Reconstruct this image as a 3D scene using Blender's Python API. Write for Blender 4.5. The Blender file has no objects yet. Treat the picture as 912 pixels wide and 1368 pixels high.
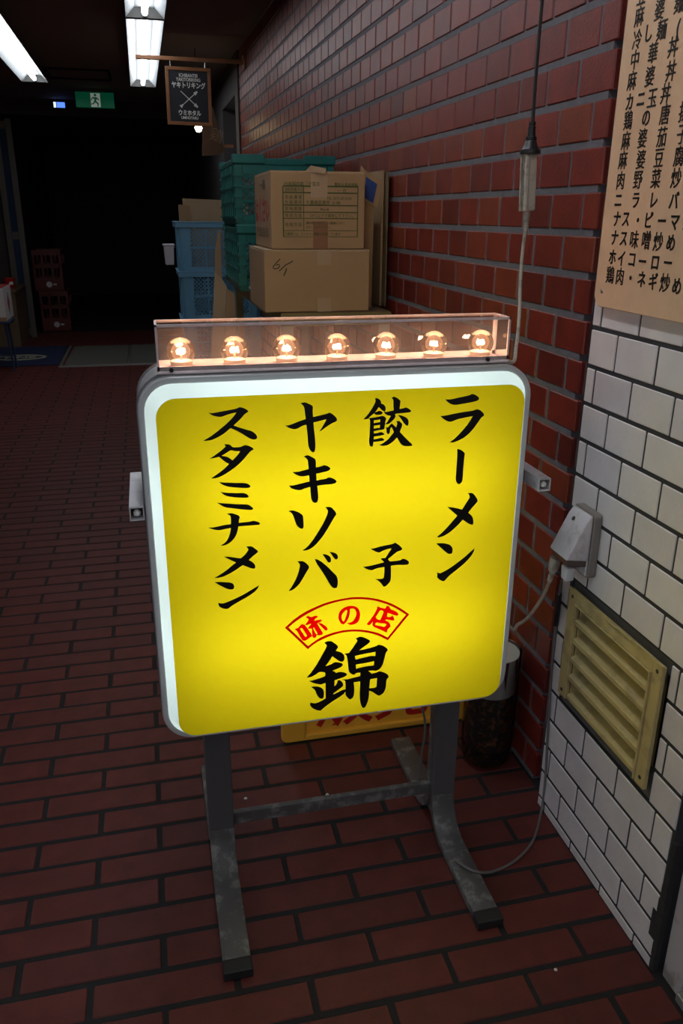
import bpy, bmesh, math, random
from mathutils import Vector, Matrix
random.seed(7)
S = bpy.context.scene
COL = S.collection
PI = math.pi

# ------------------------------------------------------------------ camera
FPX = 1066.354                      # focal length in pixels of the 912x1368 frame
PITCH, YAW, ROLL = 0.35666, 0.23483, 0.00748
CAM = Vector((0.0, 0.0, 1.1993))
_cp, _sp, _cy, _sy = math.cos(PITCH), math.sin(PITCH), math.cos(YAW), math.sin(YAW)
FW = Vector((_sy*_cp, _cy*_cp, -_sp))
_r = Vector((_cy, -_sy, 0)); _u = _r.cross(FW)
_c, _s = math.cos(ROLL), math.sin(ROLL)
RT = _c*_r + _s*_u
UP = -_s*_r + _c*_u
cd = bpy.data.cameras.new('camera'); cam = bpy.data.objects.new('camera', cd); COL.objects.link(cam)
cd.sensor_width = 36.0; cd.lens = FPX/1368*36.0; cd.clip_start = 0.02; cd.clip_end = 100
m = Matrix((RT, UP, -FW)).transposed().to_4x4(); m.translation = CAM
cam.matrix_world = m
S.camera = cam
def ray(px, py): return FW + RT*((px-456)/FPX) + UP*((684-py)/FPX)
def atY(px, py, y): d = ray(px, py); return CAM + d*((y-CAM.y)/d.y)
def atX(px, py, x): d = ray(px, py); return CAM + d*((x-CAM.x)/d.x)
def atZ(px, py, z=0.0): d = ray(px, py); return CAM + d*((z-CAM.z)/d.z)
def proj(P):
    d = Vector(P)-CAM; z = d.dot(FW)
    if z <= 0.05: return None
    return 456+FPX*d.dot(RT)/z, 684-FPX*d.dot(UP)/z, z

# ------------------------------------------------------------------ world, exposure
W = bpy.data.worlds.new('daylight'); S.world = W; W.use_nodes = True
W.node_tree.nodes['Background'].inputs[0].default_value = (0.86, 0.90, 1.0, 1)
W.node_tree.nodes['Background'].inputs[1].default_value = 0.48
S.view_settings.view_transform = 'Standard'; S.view_settings.look = 'None'
S.view_settings.exposure = 0.0; S.view_settings.gamma = 1.0
S.view_settings.use_curve_mapping = False

# ------------------------------------------------------------------ materials
MATS = {}
def nt(name):
    m = bpy.data.materials.new(name); m.use_nodes = True
    n = m.node_tree.nodes; l = m.node_tree.links
    return m, n, l, n['Principled BSDF']
def setp(b, **k):
    for a, v in k.items(): b.inputs[a.replace('_', ' ')].default_value = v
def P(name, col, rough=0.5, metal=0.0, spec=0.5, var=0.0, scale=40.0, bump=0.0, bscale=200.0, dirt=None, dscale=12.0, damt=0.5, rvar=0.0):
    """principled material; var = brightness mottling, dirt = colour of patches of wear"""
    m, n, l, b = nt(name)
    b.inputs['Base Color'].default_value = (*col, 1); b.inputs['Roughness'].default_value = rough
    b.inputs['Metallic'].default_value = metal; b.inputs['Specular IOR Level'].default_value = spec
    tc = n.new('ShaderNodeTexCoord'); cur = None
    if var or rvar:
        t = n.new('ShaderNodeTexNoise'); t.inputs['Scale'].default_value = scale; t.inputs['Detail'].default_value = 4
        l.new(tc.outputs['Object'], t.inputs['Vector'])
        mx = n.new('ShaderNodeMix'); mx.data_type = 'RGBA'
        mx.inputs[6].default_value = (*[c*(1-var) for c in col], 1); mx.inputs[7].default_value = (*[min(1, c*(1+var)) for c in col], 1)
        l.new(t.outputs['Fac'], mx.inputs[0]); cur = mx.outputs[2]
    if dirt:
        t2 = n.new('ShaderNodeTexNoise'); t2.inputs['Scale'].default_value = dscale; t2.inputs['Detail'].default_value = 6; t2.inputs['Roughness'].default_value = 0.65
        l.new(tc.outputs['Object'], t2.inputs['Vector'])
        rp = n.new('ShaderNodeValToRGB'); rp.color_ramp.elements[0].position = 0.5; rp.color_ramp.elements[1].position = 0.62
        l.new(t2.outputs['Fac'], rp.inputs[0])
        mu = n.new('ShaderNodeMath'); mu.operation = 'MULTIPLY'; mu.inputs[1].default_value = damt; l.new(rp.outputs[0], mu.inputs[0])
        mx = n.new('ShaderNodeMix'); mx.data_type = 'RGBA'; l.new(mu.outputs[0], mx.inputs[0])
        if cur: l.new(cur, mx.inputs[6])
        else: mx.inputs[6].default_value = (*col, 1)
        mx.inputs[7].default_value = (*dirt, 1); cur = mx.outputs[2]
    if cur: l.new(cur, b.inputs['Base Color'])
    if bump:
        t3 = n.new('ShaderNodeTexNoise'); t3.inputs['Scale'].default_value = bscale; t3.inputs['Detail'].default_value = 3
        l.new(tc.outputs['Object'], t3.inputs['Vector'])
        bp = n.new('ShaderNodeBump'); bp.inputs['Strength'].default_value = bump; bp.inputs['Distance'].default_value = 0.002
        l.new(t3.outputs['Fac'], bp.inputs['Height']); l.new(bp.outputs[0], b.inputs['Normal'])
    MATS[name] = m
    return m
def EM(name, col, s):
    m, n, l, b = nt(name); n.remove(b)
    e = n.new('ShaderNodeEmission'); e.inputs[0].default_value = (*col, 1); e.inputs[1].default_value = s
    l.new(e.outputs[0], n['Material Output'].inputs[0]); MATS[name] = m; return m
def THIN(name, tint, gloss=0.02, haze=0.0, hazecol=(1, 1, 1), ior=1.49):
    """thin clear plastic or glass sheet"""
    m, n, l, b = nt(name); n.remove(b)
    tr = n.new('ShaderNodeBsdfTransparent'); tr.inputs[0].default_value = (*tint, 1)
    gl = n.new('ShaderNodeBsdfGlossy'); gl.inputs['Roughness'].default_value = gloss
    fr = n.new('ShaderNodeFresnel'); fr.inputs[0].default_value = ior
    mx = n.new('ShaderNodeMixShader'); l.new(fr.outputs[0], mx.inputs[0])
    out = tr.outputs[0]
    if haze:
        tl = n.new('ShaderNodeBsdfTranslucent'); tl.inputs[0].default_value = (*hazecol, 1)
        df = n.new('ShaderNodeBsdfDiffuse'); df.inputs[0].default_value = (*hazecol, 1)
        ad = n.new('ShaderNodeMixShader'); ad.inputs[0].default_value = 0.5; l.new(tl.outputs[0], ad.inputs[1]); l.new(df.outputs[0], ad.inputs[2])
        mh = n.new('ShaderNodeMixShader'); mh.inputs[0].default_value = haze; l.new(out, mh.inputs[1]); l.new(ad.outputs[0], mh.inputs[2]); out = mh.outputs[0]
    l.new(out, mx.inputs[1]); l.new(gl.outputs[0], mx.inputs[2])
    l.new(mx.outputs[0], n['Material Output'].inputs[0]); MATS[name] = m; return m
def ACRYL(name, col, rough=0.15, mixw=0.85):
    """lit acrylic sheet: lets the tubes behind glow through"""
    m, n, l, b = nt(name)
    setp(b, Roughness=rough); b.inputs['Base Color'].default_value = (*col, 1); b.inputs['Specular IOR Level'].default_value = 0.35
    tl = n.new('ShaderNodeBsdfTranslucent'); tl.inputs[0].default_value = (*col, 1)
    mx = n.new('ShaderNodeMixShader'); mx.inputs[0].default_value = mixw
    l.new(b.outputs[0], mx.inputs[1]); l.new(tl.outputs[0], mx.inputs[2]); l.new(mx.outputs[0], n['Material Output'].inputs[0])
    MATS[name] = m; return m
def BRICK(name, cols, rough, spots, attr=False, bump=0.35, bscale=260, spec=0.5, mot=0.25):
    """fired clay: each piece its own tone from a ramp, dark specks, grainy skin"""
    m, n, l, b = nt(name)
    if attr:
        a = n.new('ShaderNodeAttribute'); a.attribute_name = 'tone'; fac = a.outputs['Fac']
    else:
        a = n.new('ShaderNodeObjectInfo'); fac = a.outputs['Random']
    rp = n.new('ShaderNodeValToRGB'); els = rp.color_ramp.elements
    while len(els) < len(cols): els.new(0.5)
    for i, c in enumerate(cols): els[i].position = i/(len(cols)-1); els[i].color = (*c, 1)
    l.new(fac, rp.inputs[0])
    g = n.new('ShaderNodeNewGeometry')
    t = n.new('ShaderNodeTexNoise'); t.inputs['Scale'].default_value = 22; t.inputs['Detail'].default_value = 5; l.new(g.outputs['Position'], t.inputs['Vector'])
    mr = n.new('ShaderNodeMapRange'); mr.inputs['From Min'].default_value = 0.3; mr.inputs['From Max'].default_value = 0.7; mr.inputs['To Min'].default_value = 1-mot; mr.inputs['To Max'].default_value = 1+mot
    l.new(t.outputs['Fac'], mr.inputs['Value'])
    mx = n.new('ShaderNodeMix'); mx.data_type = 'RGBA'; mx.blend_type = 'MULTIPLY'; mx.inputs[0].default_value = 1
    l.new(rp.outputs[0], mx.inputs[6]); l.new(mr.outputs[0], mx.inputs[7])
    v = n.new('ShaderNodeTexNoise'); v.inputs['Scale'].default_value = 170; v.inputs['Detail'].default_value = 2; l.new(g.outputs['Position'], v.inputs['Vector'])
    r2 = n.new('ShaderNodeValToRGB'); r2.color_ramp.elements[0].position = 0.66; r2.color_ramp.elements[1].position = 0.74
    l.new(v.outputs['Fac'], r2.inputs[0])
    ms = n.new('ShaderNodeMath'); ms.operation = 'MULTIPLY'; ms.inputs[1].default_value = spots; l.new(r2.outputs[0], ms.inputs[0])
    m2 = n.new('ShaderNodeMix'); m2.data_type = 'RGBA'; l.new(ms.outputs[0], m2.inputs[0]); l.new(mx.outputs[2], m2.inputs[6]); m2.inputs[7].default_value = (0.02, 0.01, 0.01, 1)
    l.new(m2.outputs[2], b.inputs['Base Color'])
    b.inputs['Roughness'].default_value = rough; b.inputs['Specular IOR Level'].default_value = spec
    t3 = n.new('ShaderNodeTexNoise'); t3.inputs['Scale'].default_value = bscale; t3.inputs['Detail'].default_value = 2; l.new(g.outputs['Position'], t3.inputs['Vector'])
    bp = n.new('ShaderNodeBump'); bp.inputs['Strength'].default_value = bump; bp.inputs['Distance'].default_value = 0.002
    l.new(t3.outputs['Fac'], bp.inputs['Height']); l.new(bp.outputs[0], b.inputs['Normal'])
    MATS[name] = m; return m

WB = [(0.115, 0.014, 0.009), (0.155, 0.0175, 0.0105), (0.17, 0.019, 0.011), (0.185, 0.022, 0.012), (0.20, 0.036, 0.013)]
FB = [(0.094, 0.0205, 0.0160), (0.107, 0.0230, 0.0180), (0.118, 0.0245, 0.0185), (0.112, 0.0240, 0.0190)]
BRICK('wall_brick', WB, 0.40, 0.8, spec=0.65, mot=0.18); BRICK('wall_brick_far', WB, 0.40, 0.6, attr=True, spec=0.65, mot=0.18)
BRICK('floor_brick', FB, 0.55, 0.5, bump=0.25, spec=0.30, mot=0.16); BRICK('floor_brick_far', FB, 0.55, 0.4, attr=True, bump=0.2, spec=0.30, mot=0.16)
TC = [(0.60, 0.56, 0.57), (0.64, 0.60, 0.60), (0.68, 0.64, 0.62)]
BRICK('white_tile', TC, 0.4, 0.02, bump=0.25, bscale=150, spec=0.4, mot=0.05)
P('wall_mortar', (0.125, 0.118, 0.13), 0.9, var=0.25, scale=60, bump=0.5)
P('floor_mortar', (0.011, 0.0105, 0.011), 0.85, var=0.3, scale=50, bump=0.5)
P('tile_mortar', (0.028, 0.028, 0.032), 0.85, var=0.2)
P('cement', (0.10, 0.095, 0.09), 0.9, var=0.3, scale=30, bump=0.5, bscale=120)
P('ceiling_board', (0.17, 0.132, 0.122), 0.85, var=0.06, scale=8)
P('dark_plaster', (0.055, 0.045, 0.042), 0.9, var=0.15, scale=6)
P('asphalt', (0.06, 0.06, 0.062), 0.9, var=0.15)
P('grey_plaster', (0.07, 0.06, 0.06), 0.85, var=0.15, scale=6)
P('gap_shade_cement', (0.022, 0.020, 0.019), 0.95, var=0.3, bump=0.6, bscale=80)
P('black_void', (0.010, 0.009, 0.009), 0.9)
P('frame_grey', (0.42, 0.40, 0.40), 0.45, var=0.08, scale=15, dirt=(0.12, 0.09, 0.07), dscale=14, damt=0.6)
P('aluminium', (0.60, 0.60, 0.615), 0.32, metal=0.45, var=0.08, scale=20)
P('alu_dark', (0.24, 0.24, 0.245), 0.4, metal=0.6)
P('grey_paint', (0.085, 0.080, 0.082), 0.5, var=0.12, scale=14)
P('worn_paint', (0.085, 0.08, 0.078), 0.5, var=0.2, scale=30, dirt=(0.22, 0.21, 0.20), dscale=30, damt=0.85)
P('rubber', (0.012, 0.012, 0.013), 0.6)
P('white_tube', (0.62, 0.60, 0.63), 0.4, dirt=(0.3, 0.26, 0.24), dscale=18, damt=0.5)
P('tube_inside', (0.06, 0.055, 0.05), 0.7)
P('tissue', (0.7, 0.68, 0.66), 0.9)
P('ink_black', (0.006, 0.005, 0.004), 0.45)
P('ink_red', (0.45, 0.012, 0.006), 0.45)
ACRYL('yellow_face', (0.555, 0.422, 0.0045)); ACRYL('white_face', (0.74, 0.86, 0.88))
ACRYL('red_film', (0.98, 0.035, 0.01), mixw=0.9); ACRYL('red_film_dark', (0.75, 0.02, 0.008), mixw=0.9)
P('white_inside', (0.85, 0.85, 0.85), 0.7)
EM('sign_tube', (0.93, 1.0, 1.0), 14.5)
EM('ceiling_tube', (0.90, 0.96, 1.0), 11.0)
EM('near_tube', (0.92, 0.96, 1.0), 26.0)
P('reflector', (0.50, 0.515, 0.53), 0.4)
P('lamp_end', (0.10, 0.095, 0.09), 0.5)
THIN('acrylic', (0.93, 0.90, 0.90), 0.015, haze=0.06, hazecol=(1, 0.85, 0.82))
P('acrylic_edge', (0.78, 0.66, 0.66), 0.25, var=0.25, scale=60)
THIN('bulb_glass', (0.98, 0.93, 0.90), 0.01, haze=0.05, hazecol=(1.0, 0.66, 0.44))
EM('filament', (1.0, 0.62, 0.36), 210.0)
P('bulb_socket', (0.62, 0.48, 0.38), 0.5)
P('bulb_seat', (0.45, 0.34, 0.27), 0.6)
P('cord_black', (0.012, 0.012, 0.013), 0.38)
P('cord_beige', (0.42, 0.36, 0.28), 0.5, dirt=(0.15, 0.12, 0.09), dscale=60, damt=0.5)
P('cord_grey', (0.14, 0.13, 0.125), 0.5)
P('socket_beige', (0.48, 0.43, 0.35), 0.5, dirt=(0.14, 0.11, 0.08), dscale=50, damt=0.6)
P('outlet_plastic', (0.58, 0.55, 0.56), 0.35, dirt=(0.25, 0.20, 0.17), dscale=45, damt=0.35)
P('outlet_base', (0.22, 0.195, 0.175), 0.45)
P('smoked', (0.10, 0.07, 0.06), 0.25)
P('plug_white', (0.66, 0.66, 0.67), 0.35)
P('vent_cream', (0.47, 0.37, 0.16), 0.5, var=0.12, scale=18, dirt=(0.22, 0.17, 0.09), dscale=16, damt=0.5)
P('screw_steel', (0.45, 0.44, 0.42), 0.3, metal=0.9)
P('screw_hole', (0.03, 0.028, 0.025), 0.6)
P('board_tan', (0.70, 0.45, 0.275), 0.45, var=0.05, scale=12, bump=0.05, dirt=(0.58, 0.36, 0.21), dscale=30, damt=0.25)
P('kraft', (0.34, 0.205, 0.105), 0.75, var=0.08, scale=10)
P('kraft_light', (0.42, 0.29, 0.17), 0.75, var=0.08, scale=10)
P('kraft_dark', (0.17, 0.11, 0.06), 0.85, var=0.1)
P('print_green', (0.08, 0.10, 0.03), 0.8); P('print_grey', (0.16, 0.115, 0.07), 0.8); P('print_red', (0.33, 0.035, 0.03), 0.8)
P('print_blue', (0.02, 0.05, 0.22), 0.7)
P('tape_brown', (0.22, 0.10, 0.05), 0.3); P('tape_clear', (0.40, 0.27, 0.17), 0.25)
P('crate_green', (0.004, 0.135, 0.115), 0.4, var=0.1); P('crate_blue', (0.14, 0.36, 0.54), 0.45, var=0.08)
P('crate_yellow', (0.80, 0.41, 0.045), 0.4, var=0.06); P('crate_red', (0.11, 0.007, 0.006), 0.45)
P('rack_steel', (0.35, 0.33, 0.30), 0.45, var=0.1); P('rack_yellow', (0.16, 0.125, 0.045), 0.5)
P('wood_frame', (0.26, 0.095, 0.03), 0.55, var=0.3, scale=25); P('wood_bar', (0.30, 0.12, 0.05), 0.5, var=0.2, scale=20)
P('chalkboard', (0.016, 0.017, 0.022), 0.75, var=0.3, scale=15); P('chalk', (0.72, 0.70, 0.66), 0.9)
P('wood_dark', (0.07, 0.03, 0.015), 0.6, var=0.3, scale=20)
m_ = P('exit_green', (0.0, 0.16, 0.065), 0.35).node_tree.nodes['Principled BSDF']
m_.inputs['Emission Color'].default_value = (0.0, 0.026, 0.012, 1); m_.inputs['Emission Strength'].default_value = 1.0
m_ = P('exit_white', (0.7, 0.72, 0.70), 0.35).node_tree.nodes['Principled BSDF']
m_.inputs['Emission Color'].default_value = (0.12, 0.145, 0.125, 1); m_.inputs['Emission Strength'].default_value = 1.0
P('wood_counter', (0.14, 0.085, 0.045), 0.5, var=0.2, scale=12)
P('blue_steel', (0.02, 0.035, 0.09), 0.4); P('white_card', (0.62, 0.58, 0.58), 0.6)
P('mat_blue', (0.012, 0.022, 0.075), 0.9, bump=0.4); P('mat_cream', (0.42, 0.40, 0.27), 0.9)
P('mat_grey', (0.12, 0.115, 0.10), 0.85, var=0.15); P('steel_edge', (0.35, 0.35, 0.33), 0.4, metal=0.6)
P('red_plastic', (0.40, 0.015, 0.012), 0.35); P('white_plastic', (0.55, 0.54, 0.60), 0.45)
P('sash', (0.10, 0.088, 0.072), 0.5); P('navy_cloth', (0.012, 0.025, 0.07), 0.8)
P('mottled', (0.006, 0.005, 0.004), 0.45, dirt=(0.20, 0.075, 0.02), dscale=55, damt=0.9)
P('band_white', (0.50, 0.49, 0.46), 0.4); P('mark_dark', (0.07, 0.02, 0.018), 0.6)
THIN('clear_plastic', (0.92, 0.89, 0.87), 0.05, haze=0.025, hazecol=(0.5, 0.42, 0.38))
EM('warm_bulb', (1.0, 0.80, 0.45), 22.0); EM('screen_blue', (0.10, 0.25, 1.0), 1.3); EM('screen_white', (0.75, 0.85, 1.0), 1.2)
M = MATS

# ------------------------------------------------------------------ mesh helpers
class MB:
    def __init__(s): s.v = []; s.f = []
    def add(s, v, f):
        o = len(s.v); s.v += [tuple(p) for p in v]; s.f += [tuple(i+o for i in q) for q in f]; return s
    def box(s, x0, x1, y0, y1, z0, z1):
        v = [(x, y, z) for z in (z0, z1) for y in (y0, y1) for x in (x0, x1)]
        return s.add(v, [(0, 2, 3, 1), (4, 5, 7, 6), (0, 1, 5, 4), (2, 6, 7, 3), (0, 4, 6, 2), (1, 3, 7, 5)])
    def prism(s, pts, axis, a, b):
        """outline pts (2D) extruded along axis 'x','y','z' from a to b"""
        def mk(p, t):
            return {'x': (t, p[0], p[1]), 'y': (p[0], t, p[1]), 'z': (p[0], p[1], t)}[axis]
        n = len(pts); v = [mk(p, a) for p in pts]+[mk(p, b) for p in pts]
        f = [tuple(range(n)), tuple(range(2*n-1, n-1, -1))]+[(i, (i+1) % n+0, (i+1) % n+n, i+n) for i in range(n)]
        return s.add(v, f)
    def tube(s, path, r, n=8, cap=True):
        path = [Vector(p) for p in path]; rs = r if isinstance(r, (list, tuple)) else [r]*len(path)
        rings = []; up = None
        for i, p in enumerate(path):
            t = (path[min(i+1, len(path)-1)]-path[max(i-1, 0)]).normalized()
            if up is None: up = t.orthogonal().normalized()
            else:
                up = (up-t*up.dot(t))
                up = up.normalized() if up.length > 1e-6 else t.orthogonal().normalized()
            b = t.cross(up)
            rings.append([p+(up*math.cos(2*PI*k/n)+b*math.sin(2*PI*k/n))*rs[i] for k in range(n)])
        v = [q for g in rings for q in g]
        f = [(i*n+k, i*n+(k+1) % n, (i+1)*n+(k+1) % n, (i+1)*n+k) for i in range(len(path)-1) for k in range(n)]
        if cap: f += [tuple(range(n-1, -1, -1)), tuple((len(path)-1)*n+k for k in range(n))]
        return s.add(v, f)
    def lathe(s, prof, n=24, o=(0, 0, 0), close=False):
        v = [(o[0]+r*math.cos(2*PI*k/n), o[1]+r*math.sin(2*PI*k/n), o[2]+z) for r, z in prof for k in range(n)]
        m = len(prof)
        f = [(i*n+k, i*n+(k+1) % n, ((i+1) % m)*n+(k+1) % n, ((i+1) % m)*n+k) for i in range(m if close else m-1) for k in range(n)]
        return s.add(v, f)
    def sweep(s, path, prof, n_hint=None):
        """rectangular or other 2D profile (x, normal) swept along a path in the yz plane"""
        path = [Vector(p) for p in path]; k = len(prof); v = []
        for i, p in enumerate(path):
            t = (path[min(i+1, len(path)-1)]-path[max(i-1, 0)]).normalized()
            nrm = Vector((0, -t.z, t.y))
            v += [p+Vector((a, 0, 0))+nrm*b for a, b in prof]
        f = [(i*k+j, i*k+(j+1) % k, (i+1)*k+(j+1) % k, (i+1)*k+j) for i in range(len(path)-1) for j in range(k)]
        f += [tuple(range(k-1, -1, -1)), tuple((len(path)-1)*k+j for j in range(k))]
        return s.add(v, f)
    def mesh(s, name, mat=None, bevel=0, smooth=False, segs=2):
        me = bpy.data.meshes.new(name); me.from_pydata(s.v, [], s.f)
        bm = bmesh.new(); bm.from_mesh(me); bmesh.ops.recalc_face_normals(bm, faces=bm.faces)
        if bevel:
            es = [e for e in bm.edges if len(e.link_faces) == 2 and e.calc_face_angle(0) > 0.5]
            bmesh.ops.bevel(bm, geom=es, offset=bevel, segments=segs, affect='EDGES', profile=0.5, clamp_overlap=True)
        bm.to_mesh(me); bm.free()
        if smooth:
            for p in me.polygons: p.use_smooth = True
            try: me.set_sharp_from_angle(angle=0.7)
            except Exception: pass
        if mat: me.materials.append(mat if not isinstance(mat, str) else M[mat])
        return me
    def build(s, name, mat, parent=None, bevel=0, smooth=False, loc=None, segs=2):
        return link(name, s.mesh(name, mat, bevel, smooth, segs), parent, loc)
def link(name, me, parent=None, loc=None):
    o = bpy.data.objects.new(name, me); COL.objects.link(o)
    if parent: o.parent = parent
    if loc is not None: o.location = loc
    return o
def tag(o, label=None, cat=None, group=None, kind=None):
    if label: o['label'] = label
    if cat: o['category'] = cat
    if group: o['group'] = group
    if kind: o['kind'] = kind
    return o
def thing(name, label, cat, loc=(0, 0, 0), rz=0.0, group=None):
    o = bpy.data.objects.new(name, None); COL.objects.link(o); o.location = loc; o.rotation_euler = (0, 0, rz)
    o.empty_display_size = 0.05
    return tag(o, label, cat, group)
def copy_tree(o, parent=None):
    c = o.copy(); COL.objects.link(c); c.parent = parent
    for ch in list(o.children): copy_tree(ch, c)
    return c
def rrect(x0, x1, z0, z1, r, n=6):
    pts = []
    for cx, cz, a in ((x1-r, z1-r, 0), (x0+r, z1-r, 90), (x0+r, z0+r, 180), (x1-r, z0+r, 270)):
        for k in range(n+1):
            t = math.radians(a+90*k/n); pts.append((cx+r*math.cos(t), cz+r*math.sin(t)))
    return pts
def smooth_poly(pts, closed=True, sub=4, corner=48):
    """Catmull-Rom through the points, keeping sharp corners"""
    n = len(pts); P_ = [Vector(p) for p in pts]; out = []
    def ang(i):
        a = P_[i]-P_[(i-1) % n]; b = P_[(i+1) % n]-P_[i]
        return math.degrees(a.angle(b)) if a.length and b.length else 180
    sharp = [ang(i) > corner for i in range(n)]
    for i in range(n):
        p1, p2 = P_[i], P_[(i+1) % n]
        p0 = p1-(p2-p1) if sharp[i] else P_[(i-1) % n]
        p3 = p2+(p2-p1) if sharp[(i+1) % n] else P_[(i+2) % n]
        for k in range(sub):
            t = k/sub
            out.append(0.5*((2*p1)+(p2-p0)*t+(2*p0-5*p1+4*p2-p3)*t*t+(3*p1-p0-3*p2+p3)*t**3))
    return out
def filled(name, loops, frame, mat, parent=None, depth=0.0004):
    """flat print: 2D outline loops (first outer, then holes) filled in the plane frame (o, ex, ey)"""
    cu = bpy.data.curves.new(name, 'CURVE'); cu.dimensions = '2D'; cu.fill_mode = 'BOTH' if depth else 'FRONT'; cu.extrude = depth
    for lp in loops:
        sp = cu.splines.new('POLY'); sp.points.add(len(lp)-1); sp.use_cyclic_u = True
        for q, p in zip(sp.points, lp): q.co = (p[0], p[1], 0, 1)
    return curve_mesh(name, cu, frame, mat, parent)
def curve_mesh(name, cu, frame, mat, parent=None):
    t = bpy.data.objects.new('tmp', cu); COL.objects.link(t)
    dg = bpy.context.evaluated_depsgraph_get()
    me = bpy.data.meshes.new_from_object(t.evaluated_get(dg))
    bpy.data.objects.remove(t); bpy.data.curves.remove(cu)
    o, ex, ey = Vector(frame[0]), Vector(frame[1]), Vector(frame[2]); ez = ex.cross(ey)
    mt = Matrix((ex, ey, ez)).transposed().to_4x4(); mt.translation = o
    me.transform(mt); me.materials.clear(); me.materials.append(M[mat]); me.name = name
    return link(name, me, parent)
def text(name, s, size, frame, mat, parent=None, sx=1.0, align='LEFT', bold=0.0, spacing=1.0, line=1.0):
    cu = bpy.data.curves.new(name, 'FONT'); cu.body = s; cu.size = size; cu.align_x = align; cu.align_y = 'CENTER'
    cu.extrude = 0.0003; cu.offset = bold; cu.space_character = spacing; cu.space_line = line; cu.resolution_u = 3
    o, ex, ey = Vector(frame[0]), Vector(frame[1])*sx, Vector(frame[2])
    t = bpy.data.objects.new('tmp', cu); COL.objects.link(t)
    dg = bpy.context.evaluated_depsgraph_get(); me = bpy.data.meshes.new_from_object(t.evaluated_get(dg))
    bpy.data.objects.remove(t); bpy.data.curves.remove(cu)
    ez = Vector(frame[1]).cross(ey); mt = Matrix((ex, ey, ez)).transposed().to_4x4(); mt.translation = o
    me.transform(mt); me.materials.clear(); me.materials.append(M[mat]); me.name = name
    return link(name, me, parent)
def bez(pts, n=8):
    """smooth open path through points"""
    P_ = [Vector(p) for p in pts]; out = []
    for i in range(len(P_)-1):
        p1, p2 = P_[i], P_[i+1]; p0 = P_[i-1] if i else p1*2-p2; p3 = P_[i+2] if i+2 < len(P_) else p2*2-p1
        for k in range(n):
            t = k/n; out.append(0.5*((2*p1)+(p2-p0)*t+(2*p0-5*p1+4*p2-p3)*t*t+(3*p1-p0-3*p2+p3)*t**3))
    out.append(P_[-1]); return out
def local(o, pts):
    return [Vector(p)-o for p in pts]

# ------------------------------------------------------------------ the setting
CEIL = 2.20
def struct(name, mb, mat, parent=None, **k):
    return tag(mb.build(name, mat, parent, **k), kind='structure')
def piece_mesh(name, sx, sy, sz, mat, bev=0.002, segs=1):
    """a brick or tile lying in its own frame, outer face towards +z, back open to the wall"""
    return MB().box(-sx/2, sx/2, -sy/2, sy/2, -sz, 0).mesh(name, mat, bevel=bev, segs=segs)
def joined(name, items, src, mat, parent):
    """many small pieces (matrix each) as one mesh with a tone per piece"""
    vs, fs, tone = [], [], []
    sv = [v.co.copy() for v in src.vertices]; sf = [tuple(p.vertices) for p in src.polygons]
    for mt in items:
        o = len(vs); t = random.random()
        vs += [tuple(mt @ v) for v in sv]; fs += [tuple(i+o for i in f) for f in sf]; tone += [t]*len(sv)
    me = bpy.data.meshes.new(name); me.from_pydata(vs, [], fs)
    at = me.attributes.new('tone', 'FLOAT', 'POINT'); at.data.foreach_set('value', tone)
    me.materials.append(M[mat]); return tag(link(name, me, parent), kind='stuff')
def lay(items, src, mat, far_mat, parent, name, hidden, limit=300, box=(0, 0, 912, 1368)):
    """items: world-or-local matrices + a world centre; the pieces that show largest become objects"""
    sc = []
    for mt, wc, area in items:
        q = proj(wc); w = -1
        if q and box[0]-60 < q[0] < box[2]+60 and box[1]-40 < q[1] < box[3]+60 and not hidden(q[0], q[1], wc): w = area/(q[2]**2)
        sc.append((w, len(sc)))
    order = sorted(sc, reverse=True); big = set(i for w, i in order[:limit] if w > 0)
    rest = []
    for i, (mt, wc, area) in enumerate(items):
        if i in big:
            o = link(name, src, parent); o.matrix_local = mt
        else: rest.append(mt)
    if rest: joined('far_'+name+'s', rest, src, far_mat, parent)
def behind_sign(px, py): return 215 < px < 665 and 500 < py < 930

# floor: dark joints with clay pavers laid in half bond
floor = struct('floor', MB().box(-2.6, 0.95, -3.0, 14.0, -0.08, -0.0022), 'floor_mortar')
fsrc = piece_mesh('paver', 0.227, 0.0590, 0.010, M['floor_brick'], 0.0016)
X0, Y0, PL, PW = -0.1727, 0.9316, 0.237, 0.070
items = []
for j in range(-22, 118):
    y = Y0+PW*j
    lim = 0.748 if y < 1.25 else 0.768-0.0154*(y-1.3)
    if y > 5.9: lim = 0.69
    for i in range(-17, 9):
        if (i+j) % 2 == 0: continue
        a = X0+PL*i/2+0.005; b = a+0.227
        if a > lim-0.012 or b < -2.3: continue
        if y > 8.3 and b < -1.6: continue
        b2 = min(b, lim)
        dx, dy, dz = random.uniform(-.001, .001), random.uniform(-.0008, .0008), random.uniform(-.0006, .0004)
        mt = Matrix.Translation(((a+b2)/2+dx, y+dy, dz)) @ Matrix.Rotation(random.uniform(-.004, .004), 4, 'Z') @ Matrix.Diagonal(((b2-a)/0.227, 1, 1, 1))
        items.append((mt, Vector(((a+b2)/2, y, 0)), (b2-a)*0.06*max(0.05, (1.2/math.hypot(1.2, y)))))
def hid_floor(px, py, wc): return behind_sign(px, py)
lay(items, fsrc, 'floor_brick', 'floor_brick_far', floor, 'brick', hid_floor)

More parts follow.
